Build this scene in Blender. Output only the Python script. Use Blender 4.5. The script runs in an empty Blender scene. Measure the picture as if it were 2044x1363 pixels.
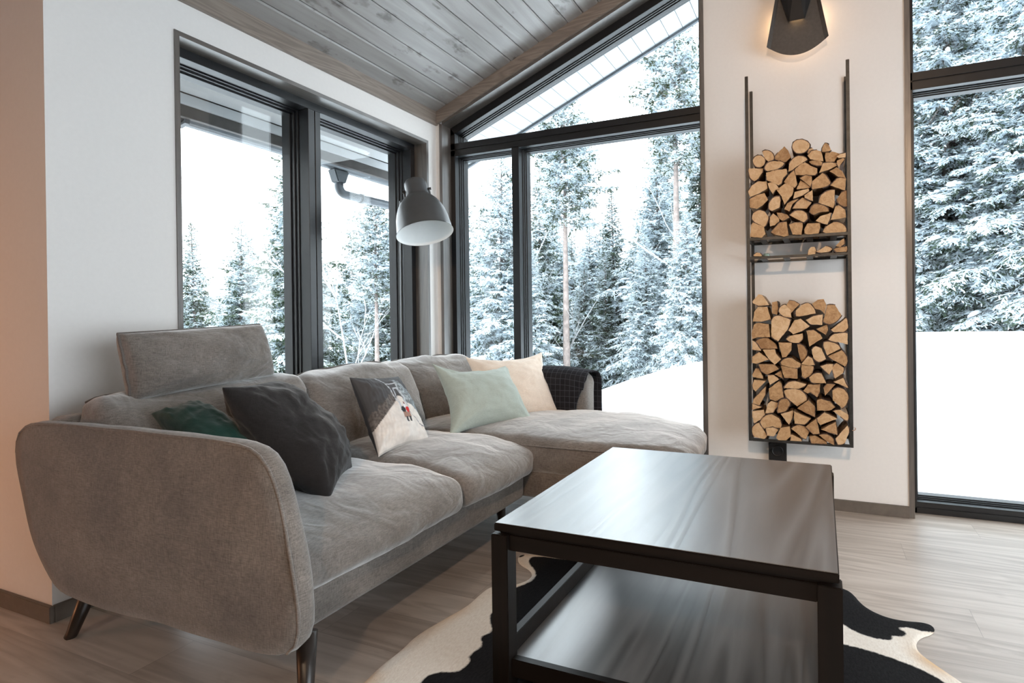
import bpy, bmesh, math, random
import numpy as np
from mathutils import Vector, Matrix, noise as mn

SC = bpy.context.scene
COL = SC.collection
# ------------------------------------------------------------------ camera, sky, light, exposure
cam_d = bpy.data.cameras.new('camera'); cam = bpy.data.objects.new('camera', cam_d); COL.objects.link(cam)
yaw, pit, rol = [math.radians(a) for a in (23.42819, -0.16695, -0.72896)]
fw = Vector((-math.sin(yaw)*math.cos(pit), math.cos(yaw)*math.cos(pit), math.sin(pit)))
rt = Vector((math.cos(yaw), math.sin(yaw), 0)); up = rt.cross(fw)
CR = rt*math.cos(rol)+up*math.sin(rol); CU = -rt*math.sin(rol)+up*math.cos(rol)
M = Matrix((( CR.x, CU.x, -fw.x, 2.41070), (CR.y, CU.y, -fw.y, -3.30673), (CR.z, CU.z, -fw.z, 1.015), (0, 0, 0, 1)))
cam.matrix_world = M
cam_d.sensor_width = 36; cam_d.sensor_fit = 'HORIZONTAL'
cam_d.lens = 1161.058/2044*36; cam_d.shift_x = -113.591/2044; cam_d.shift_y = -45.264/2044
cam_d.clip_start = 0.02; cam_d.clip_end = 2000
SC.camera = cam

w = bpy.data.worlds.new('world'); SC.world = w; w.use_nodes = True
bg = w.node_tree.nodes['Background']
bg.inputs[0].default_value = (0.86, 0.94, 1.0, 1); bg.inputs[1].default_value = 6.8

SC.view_settings.view_transform = 'Standard'; SC.view_settings.look = 'None'
SC.view_settings.exposure = 0.0; SC.view_settings.gamma = 1.0; SC.view_settings.use_curve_mapping = False
SC.cycles.max_bounces = 10; SC.cycles.diffuse_bounces = 6; SC.cycles.glossy_bounces = 4
SC.cycles.transparent_max_bounces = 16; SC.cycles.use_denoising = True
SC.cycles.sample_clamp_indirect = 6.0

def light(name, kind, loc, energy, color, size=None, rot=None, size_y=None, spread=None):
    d = bpy.data.lights.new(name, kind); o = bpy.data.objects.new(name, d); COL.objects.link(o)
    o.location = loc; d.energy = energy; d.color = color
    if kind == 'AREA':
        d.size = size
        if size_y: d.shape = 'RECTANGLE'; d.size_y = size_y
    elif size: d.shadow_soft_size = size
    if rot: o.rotation_euler = rot
    return o
# added warm fill behind the viewpoint: unseen spots and a low orange glow
def spot(loc, aim, energy, cone, color=(1.0, 0.74, 0.52)):
    o = light('warm_fill_spot', 'SPOT', loc, energy, color, 0.035)
    o.data.spot_size = math.radians(cone); o.data.spot_blend = 0.9
    o.rotation_euler = (Vector(aim)-Vector(loc)).to_track_quat('-Z', 'Y').to_euler()
spot((2.7, -5.0, 2.7), (2.3, 0, 1.2), 300, 74, (1.0, 0.68, 0.44))
spot((1.3, -5.2, 2.6), (0.9, -2.0, 0.5), 75, 80)
light('orange_fill', 'AREA', (-1.6, -4.0, 0.70), 16, (1.0, 0.42, 0.18), 0.35, (math.radians(90), 0, math.radians(-20)))  # unseen source added for the orange glow on the alcove wall

# ------------------------------------------------------------------ materials
def newmat(name):
    m = bpy.data.materials.new(name); m.use_nodes = True
    nt = m.node_tree; b = nt.nodes['Principled BSDF']
    return m, nt, b
def N(nt, t, **kw):
    n = nt.nodes.new(t)
    for k, v in kw.items(): setattr(n, k, v)
    return n
def ramp(nt, stops, interp='LINEAR'):
    r = N(nt, 'ShaderNodeValToRGB'); r.color_ramp.interpolation = interp
    el = r.color_ramp.elements
    while len(el) < len(stops): el.new(0.5)
    for e, (p, c) in zip(el, stops):
        e.position = p; e.color = tuple(c)+(1,) if len(c) == 3 else c
    return r
def coords(nt, scale=(1, 1, 1), kind='Object', rot=(0, 0, 0)):
    tc = N(nt, 'ShaderNodeTexCoord'); mp = N(nt, 'ShaderNodeMapping')
    mp.inputs['Scale'].default_value = scale; mp.inputs['Rotation'].default_value = rot
    nt.links.new(tc.outputs[kind], mp.inputs['Vector']); return mp.outputs[0]
def noise_tex(nt, vec, scale, detail=4, rough=0.55, dist=0.0):
    n = N(nt, 'ShaderNodeTexNoise'); n.inputs['Scale'].default_value = scale
    n.inputs['Detail'].default_value = detail; n.inputs['Roughness'].default_value = rough
    n.inputs['Distortion'].default_value = dist
    nt.links.new(vec, n.inputs['Vector']); return n
def bump(nt, b, h, strength=0.3, dist=0.01):
    bp_ = N(nt, 'ShaderNodeBump'); bp_.inputs['Strength'].default_value = strength; bp_.inputs['Distance'].default_value = dist
    nt.links.new(h, bp_.inputs['Height']); nt.links.new(bp_.outputs[0], b.inputs['Normal'])
def mixc(nt, fac, a, b_, mode='MIX'):
    m = N(nt, 'ShaderNodeMix', data_type='RGBA', blend_type=mode)
    for s, v in ((0, fac), (6, a), (7, b_)):
        if isinstance(v, (int, float)): m.inputs[s].default_value = v
        elif isinstance(v, tuple): m.inputs[s].default_value = v if len(v) == 4 else v+(1,)
        else: nt.links.new(v, m.inputs[s])
    return m.outputs[2]
def mathn(nt, op, a, b_=None):
    m = N(nt, 'ShaderNodeMath', operation=op)
    for i, v in enumerate((a, b_)):
        if v is None: continue
        if isinstance(v, (int, float)): m.inputs[i].default_value = v
        else: nt.links.new(v, m.inputs[i])
    return m.outputs[0]
def plain(name, col, rough=0.5, metal=0.0, nscale=None, namt=0.1, bumpd=0.0, spec=None, coat=None):
    m, nt, b = newmat(name)
    b.inputs['Roughness'].default_value = rough; b.inputs['Metallic'].default_value = metal
    if spec is not None: b.inputs['Specular IOR Level'].default_value = spec
    n = noise_tex(nt, coords(nt), nscale or 8, 3)
    c = ramp(nt, [(0.3, [x*(1-namt) for x in col]), (0.7, [min(1, x*(1+namt)) for x in col])])
    nt.links.new(n.outputs[0], c.inputs[0]); nt.links.new(c.outputs[0], b.inputs['Base Color'])
    if bumpd: bump(nt, b, n.outputs[0], 0.4, bumpd)
    return m
def wood(name, dark, light_, axis='Y', plank=None, rough=0.45, gscale=1.0, knots=0.0, bumps=0.15, knotcol=None, seam=None, ring=2.2, ior=None, rvar=0):
    """Grain along one axis; plank = (plank width axis, width, length) varies the tone board by board."""
    m, nt, b = newmat(name)
    i = 'XYZ'.index(axis)
    sc = [7*gscale]*3; sc[i] = 0.55*gscale
    vec = coords(nt, tuple(sc))
    tone = None
    if plank:
        ax, wd, ln = plank
        tc = N(nt, 'ShaderNodeTexCoord'); sp = N(nt, 'ShaderNodeSeparateXYZ'); nt.links.new(tc.outputs['Object'], sp.inputs[0])
        a = mathn(nt, 'FLOOR', mathn(nt, 'DIVIDE', sp.outputs['XYZ'.index(ax)], wd))
        if ln:
            off = mathn(nt, 'MULTIPLY', a, 0.37*ln)
            l_ = mathn(nt, 'DIVIDE', mathn(nt, 'ADD', sp.outputs[i], off), ln)
            lf = mathn(nt, 'FLOOR', l_)
            idn = mathn(nt, 'ADD', a, mathn(nt, 'MULTIPLY', lf, 17.3))
        else: idn = a
        wn = N(nt, 'ShaderNodeTexWhiteNoise', noise_dimensions='1D'); nt.links.new(idn, wn.inputs['W']); tone = wn.outputs['Value']
        cb = N(nt, 'ShaderNodeCombineXYZ')
        nt.links.new(mathn(nt, 'MULTIPLY', tone, 31.0), cb.inputs[0]); nt.links.new(mathn(nt, 'MULTIPLY', tone, 13.0), cb.inputs[1]); nt.links.new(mathn(nt, 'MULTIPLY', tone, 7.0), cb.inputs[2])
        va = N(nt, 'ShaderNodeVectorMath', operation='ADD'); nt.links.new(vec, va.inputs[0]); nt.links.new(cb.outputs[0], va.inputs[1]); vec = va.outputs[0]
    n1 = noise_tex(nt, vec, 1.0, 3, 0.5, 0.6)
    rings = mathn(nt, 'FRACT', mathn(nt, 'MULTIPLY', n1.outputs[0], ring*4))
    rings = mathn(nt, 'ABSOLUTE', mathn(nt, 'SUBTRACT', mathn(nt, 'MULTIPLY', rings, 2.0), 1.0))
    n2 = noise_tex(nt, vec, 9.0, 5, 0.7)
    g = mathn(nt, 'ADD', mathn(nt, 'MULTIPLY', rings, 0.5), mathn(nt, 'MULTIPLY', n2.outputs[0], 0.6))
    if tone is not None: g = mathn(nt, 'ADD', g, mathn(nt, 'MULTIPLY', mathn(nt, 'SUBTRACT', tone, 0.5), 0.35))
    c = ramp(nt, [(0.1, dark), (0.95, light_)]); nt.links.new(g, c.inputs[0]); colr = c.outputs[0]
    if knots:
        ks = [9.0]*3; ks[i] = 4.2
        v2 = coords(nt, tuple(ks))
        dn = noise_tex(nt, v2, 2.5, 3)
        vv = N(nt, 'ShaderNodeVectorMath', operation='ADD'); nt.links.new(v2, vv.inputs[0])
        sub = N(nt, 'ShaderNodeVectorMath', operation='SCALE'); sub.inputs['Scale'].default_value = 1.3
        nt.links.new(dn.outputs['Color'], sub.inputs[0]); nt.links.new(sub.outputs[0], vv.inputs[1])
        vo = N(nt, 'ShaderNodeTexVoronoi'); vo.inputs['Scale'].default_value = 1.0; nt.links.new(vv.outputs[0], vo.inputs['Vector'])
        kr = ramp(nt, [(0.13, (1, 1, 1)), (0.34, (0, 0, 0))]); nt.links.new(vo.outputs['Distance'], kr.inputs[0])
        gate = noise_tex(nt, coords(nt), 3.1, 1); gr = ramp(nt, [(0.38, (0, 0, 0)), (0.52, (1, 1, 1))]); nt.links.new(gate.outputs[0], gr.inputs[0])
        f = mathn(nt, 'MULTIPLY', mathn(nt, 'MULTIPLY', kr.outputs[0], gr.outputs[0]), knots)
        colr = mixc(nt, f, colr, knotcol or tuple(x*0.5 for x in dark))
    if seam and plank:
        fr = mathn(nt, 'FRACT', mathn(nt, 'DIVIDE', sp.outputs['XYZ'.index(plank[0])], plank[1]))
        s1 = mathn(nt, 'LESS_THAN', fr, seam/plank[1])
        fl = mathn(nt, 'FRACT', l_) if plank[2] else None
        s = s1
        if fl is not None: s = mathn(nt, 'MAXIMUM', s1, mathn(nt, 'LESS_THAN', fl, seam/plank[2]))
        colr = mixc(nt, mathn(nt, 'MULTIPLY', s, 0.45), colr, tuple(x*0.45 for x in dark))
    nt.links.new(colr, b.inputs['Base Color']); b.inputs['Roughness'].default_value = rough
    if ior: b.inputs['IOR'].default_value = ior
    if rvar:
        rm = N(nt, 'ShaderNodeMapRange'); rm.inputs['To Min'].default_value = rough-rvar; rm.inputs['To Max'].default_value = rough+rvar
        nt.links.new(g, rm.inputs[0]); nt.links.new(rm.outputs[0], b.inputs['Roughness'])
    if bumps: bump(nt, b, mathn(nt, 'ADD', n2.outputs[0], mathn(nt, 'MULTIPLY', rings, 1.2)) if rvar else n2.outputs[0], bumps, 0.002)
    return m
def fabric(name, col, weave=420, amt=0.22, slub=0.25, rough=0.9, sheen=0.3, warm=None, wr=0.0, cr=None):
    m, nt, b = newmat(name)
    v = coords(nt)
    n1 = noise_tex(nt, coords(nt, (1, 1, 9)), weave/9, 2); n2 = noise_tex(nt, coords(nt, (9, 9, 1)), weave/9, 2)
    th = mathn(nt, 'MULTIPLY', mathn(nt, 'ADD', n1.outputs[0], n2.outputs[0]), 0.5)
    c1 = ramp(nt, [(0.36, [x*(1-amt) for x in col]), (0.64, [min(1, x*(1+amt)) for x in col])]); nt.links.new(th, c1.inputs[0])
    big = noise_tex(nt, v, 5.5, 4, 0.6); c2 = ramp(nt, [(0.3, (1-slub,)*3), (0.7, (1, 1, 1))]); nt.links.new(big.outputs[0], c2.inputs[0])
    colr = mixc(nt, 1.0, c1.outputs[0], c2.outputs[0], 'MULTIPLY')
    nt.links.new(colr, b.inputs['Base Color']); b.inputs['Roughness'].default_value = rough
    b.inputs['Sheen Weight'].default_value = sheen; b.inputs['Sheen Tint'].default_value = (1, 1, 1, 1); b.inputs['Specular IOR Level'].default_value = 0.15; b.inputs['Sheen Roughness'].default_value = 0.5
    h = mathn(nt, 'ADD', mathn(nt, 'MULTIPLY', th, 0.25), mathn(nt, 'MULTIPLY', noise_tex(nt, v, 14, 3, 0.5).outputs[0], wr))
    crs = noise_tex(nt, coords(nt, (1, 1, 1.5)), 6.5, 2, 0.45, 1.6)
    b1 = N(nt, 'ShaderNodeBump'); b1.inputs['Strength'].default_value = min(1, 0.3*wr if cr is None else cr); b1.inputs['Distance'].default_value = 0.035
    nt.links.new(crs.outputs[0], b1.inputs['Height'])
    bump(nt, b, h, 0.55, 0.006)
    nt.links.new(b1.outputs[0], [x for x in nt.nodes if x.bl_idname == 'ShaderNodeBump' and x is not b1][-1].inputs['Normal'])
    return m

MAT = {}
MAT['wall'] = plain('painted_wall', (0.755, 0.742, 0.725), 0.85, nscale=60, namt=0.012, bumpd=0.0004)
MAT['ceiling'] = wood('greywashed_boards', (0.195, 0.180, 0.170), (0.315, 0.300, 0.290), 'Y', ('X', 0.1003, None), 0.36, 1.0, 0.95, 0.1, (0.075, 0.058, 0.050), ring=.9, ior=1.75)
MAT['trim_y'] = wood('grey_stained_trim_along', (0.155, 0.125, 0.105), (0.29, 0.245, 0.21), 'Y', None, 0.4, 1.6)
MAT['trim_x'] = wood('grey_stained_trim_across', (0.155, 0.125, 0.105), (0.29, 0.245, 0.21), 'X', None, 0.4, 1.6)
MAT['reveal'] = wood('grey_stained_reveal', (0.060, 0.053, 0.048), (0.125, 0.110, 0.098), 'Z', None, 0.30, 1.6, ior=1.9)
MAT['reveal_y'] = wood('grey_stained_head', (0.060, 0.053, 0.048), (0.125, 0.110, 0.098), 'Y', None, 0.30, 1.6, ior=1.9)
MAT['reveal_x'] = wood('grey_stained_rake', (0.060, 0.053, 0.048), (0.125, 0.110, 0.098), 'X', None, 0.30, 1.6, ior=1.9)
MAT['skirting'] = plain('grey_brown_skirting', (0.125, 0.105, 0.088), 0.5, nscale=25, namt=0.12)
MAT['frame'] = plain('black_window_frame', (0.008, 0.009, 0.011), 0.34, nscale=30, namt=0.1)
MAT['floor'] = wood('oak_laminate', (0.32, 0.262, 0.215), (0.56, 0.490, 0.430), 'X', ('Y', 0.19, 1.29), 0.33, 0.8, 0.25, 0.05, (0.2, 0.15, 0.11), 0.0022)
MAT['floor'].node_tree.nodes['Principled BSDF'].inputs['IOR'].default_value = 1.8
MAT['sofa'] = fabric('grey_brown_weave', (0.205, 0.180, 0.160), 520, 0.36, 0.36, 0.92, 0.85, wr=0.7, cr=.30)
MAT['sofa_frame'] = fabric('grey_brown_weave_taut', (0.205, 0.180, 0.160), 520, 0.38, 0.40, 0.92, 0.40, wr=0.3, cr=.05)
MAT['piping'] = fabric('darker_piping', (0.15, 0.135, 0.125), 900, 0.2, 0.1, 0.9, 0.2)
MAT['leg'] = plain('dark_stained_leg', (0.022, 0.014, 0.010), 0.35, nscale=20, namt=0.2)
MAT['steel'] = plain('blackened_steel', (0.050, 0.050, 0.048), 0.42, 0.6, nscale=40, namt=0.25)
MAT['soffit'] = plain('white_painted_soffit', (0.50, 0.52, 0.54), 0.6, nscale=3, namt=0.02)
MAT['eave_dark'] = plain('dark_eave_board', (0.06, 0.055, 0.052), 0.6, nscale=10, namt=0.2)
MAT['gutter'] = plain('slate_grey_gutter', (0.10, 0.115, 0.13), 0.35, 0.3, nscale=10, namt=0.1)
MAT['black'] = plain('black_plastic', (0.012, 0.012, 0.013), 0.35, nscale=30, namt=0.1)

def glass_mat():
    m = bpy.data.materials.new('window_glass'); m.use_nodes = True; nt = m.node_tree
    nt.nodes.clear(); out = N(nt, 'ShaderNodeOutputMaterial')
    t = N(nt, 'ShaderNodeBsdfTransparent'); t.inputs[0].default_value = (0.97, 0.985, 0.985, 1)
    g = N(nt, 'ShaderNodeBsdfGlossy'); g.inputs['Roughness'].default_value = 0.02
    ge = N(nt, 'ShaderNodeNewGeometry'); dt = N(nt, 'ShaderNodeVectorMath', operation='DOT_PRODUCT')
    nt.links.new(ge.outputs['Incoming'], dt.inputs[0]); nt.links.new(ge.outputs['Normal'], dt.inputs[1])
    c1 = mathn(nt, 'SUBTRACT', 1.0, mathn(nt, 'ABSOLUTE', dt.outputs['Value']))
    fres = mathn(nt, 'ADD', mathn(nt, 'MULTIPLY', mathn(nt, 'POWER', c1, 5.0), 0.5), 0.035)
    mx = N(nt, 'ShaderNodeMixShader')
    nt.links.new(fres, mx.inputs[0]); nt.links.new(t.outputs[0], mx.inputs[1]); nt.links.new(g.outputs[0], mx.inputs[2])
    nt.links.new(mx.outputs[0], out.inputs[0]); return m
MAT['glass'] = glass_mat()

# ------------------------------------------------------------------ object helpers
def tag(o, label=None, cat=None, group=None, kind=None):
    if label: o['label'] = label
    if cat: o['category'] = cat
    if group: o['group'] = group
    if kind: o['kind'] = kind
    return o
def empty(name, loc=(0, 0, 0), **kw):
    o = bpy.data.objects.new(name, None); COL.objects.link(o); o.location = loc; o.empty_display_size = 0.1
    tag(o, **kw); return o
def obj(name, verts, faces, mat, parent=None, smooth=False, mats=None, midx=None):
    me = bpy.data.meshes.new(name); me.from_pydata([tuple(v) for v in verts], [], faces)
    for mm in (mats or [mat]): me.materials.append(mm)
    if midx is not None: me.polygons.foreach_set('material_index', midx)
    if smooth: me.polygons.foreach_set('use_smooth', [True]*len(me.polygons))
    me.update(); me.validate()
    o = bpy.data.objects.new(name, me); COL.objects.link(o)
    if parent is not None:
        o.parent = parent; o.matrix_parent_inverse = Matrix.Translation(-parent.location) if parent.type == 'EMPTY' else Matrix()
    return o
class MB:
    """collects shapes for one mesh"""
    def __init__(s): s.v = []; s.f = []
    def add(s, v, f):
        b = len(s.v); s.v += [tuple(x) for x in v]; s.f += [tuple(i+b for i in q) for q in f]; return s
    def box(s, x0, x1, y0, y1, z0, z1):
        v = [(x, y, z) for x in (x0, x1) for y in (y0, y1) for z in (z0, z1)]
        return s.add(v, [(0, 1, 3, 2), (4, 6, 7, 5), (0, 4, 5, 1), (2, 3, 7, 6), (0, 2, 6, 4), (1, 5, 7, 3)])
    def prism(s, poly, plane, a, b_):
        """poly in 'xz' or 'yz' or 'xy', extruded from a to b_ along the remaining axis"""
        n = len(poly)
        def mk(p, t):
            return {'xz': (p[0], t, p[1]), 'yz': (t, p[0], p[1]), 'xy': (p[0], p[1], t)}[plane]
        v = [mk(p, a) for p in poly]+[mk(p, b_) for p in poly]
        f = [tuple(range(n))[::-1], tuple(range(n, 2*n))]+[(i, (i+1) % n, (i+1) % n+n, i+n) for i in range(n)]
        return s.add(v, f)
    def tube(s, pts, r, n=10, cap=True):
        pts = [Vector(p) for p in pts]; rs = r if isinstance(r, (list, tuple)) else [r]*len(pts)
        v = []; f = []; prev = None
        for i, p in enumerate(pts):
            d = (pts[min(i+1, len(pts)-1)]-pts[max(i-1, 0)]).normalized()
            u = prev - d*prev.dot(d) if prev is not None else d.orthogonal()
            if u.length < 1e-6: u = d.orthogonal()
            u.normalize(); prev = u; w_ = d.cross(u)
            for k in range(n):
                a = 2*math.pi*k/n; v.append(p+(u*math.cos(a)+w_*math.sin(a))*rs[i])
        for i in range(len(pts)-1):
            for k in range(n): f.append((i*n+k, i*n+(k+1) % n, (i+1)*n+(k+1) % n, (i+1)*n+k))
        if cap: f.append(tuple(range(n))[::-1]); f.append(tuple((len(pts)-1)*n+k for k in range(n)))
        return s.add(v, f)
    def lathe(s, prof, n=40, origin=(0, 0, 0), axis=(0, 0, 1)):
        ax = Vector(axis).normalized(); u = ax.orthogonal().normalized(); w_ = ax.cross(u); o = Vector(origin)
        v = []; f = []
        for r, h in prof:
            for k in range(n):
                a = 2*math.pi*k/n; v.append(o+ax*h+(u*math.cos(a)+w_*math.sin(a))*r)
        for i in range(len(prof)-1):
            for k in range(n): f.append((i*n+k, i*n+(k+1) % n, (i+1)*n+(k+1) % n, (i+1)*n+k))
        return s.add(v, f)
    def build(s, name, mat, parent=None, smooth=False, bevel=0.0, segs=2, fix=True):
        o = obj(name, s.v, s.f, mat, parent, smooth)
        if fix or bevel:
            bm = bmesh.new(); bm.from_mesh(o.data); bmesh.ops.recalc_face_normals(bm, faces=bm.faces)
            if bevel:
                es = [e for e in bm.edges if len(e.link_faces) == 2 and e.calc_face_angle(0) > 0.5]
                bmesh.ops.bevel(bm, geom=es, offset=bevel, segments=segs, affect='EDGES', clamp_overlap=True)
            bm.to_mesh(o.data); bm.free()
            if smooth: o.data.polygons.foreach_set('use_smooth', [True]*len(o.data.polygons))
        return o
def struct(o, name=None): o['kind'] = 'structure'; return o
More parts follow.
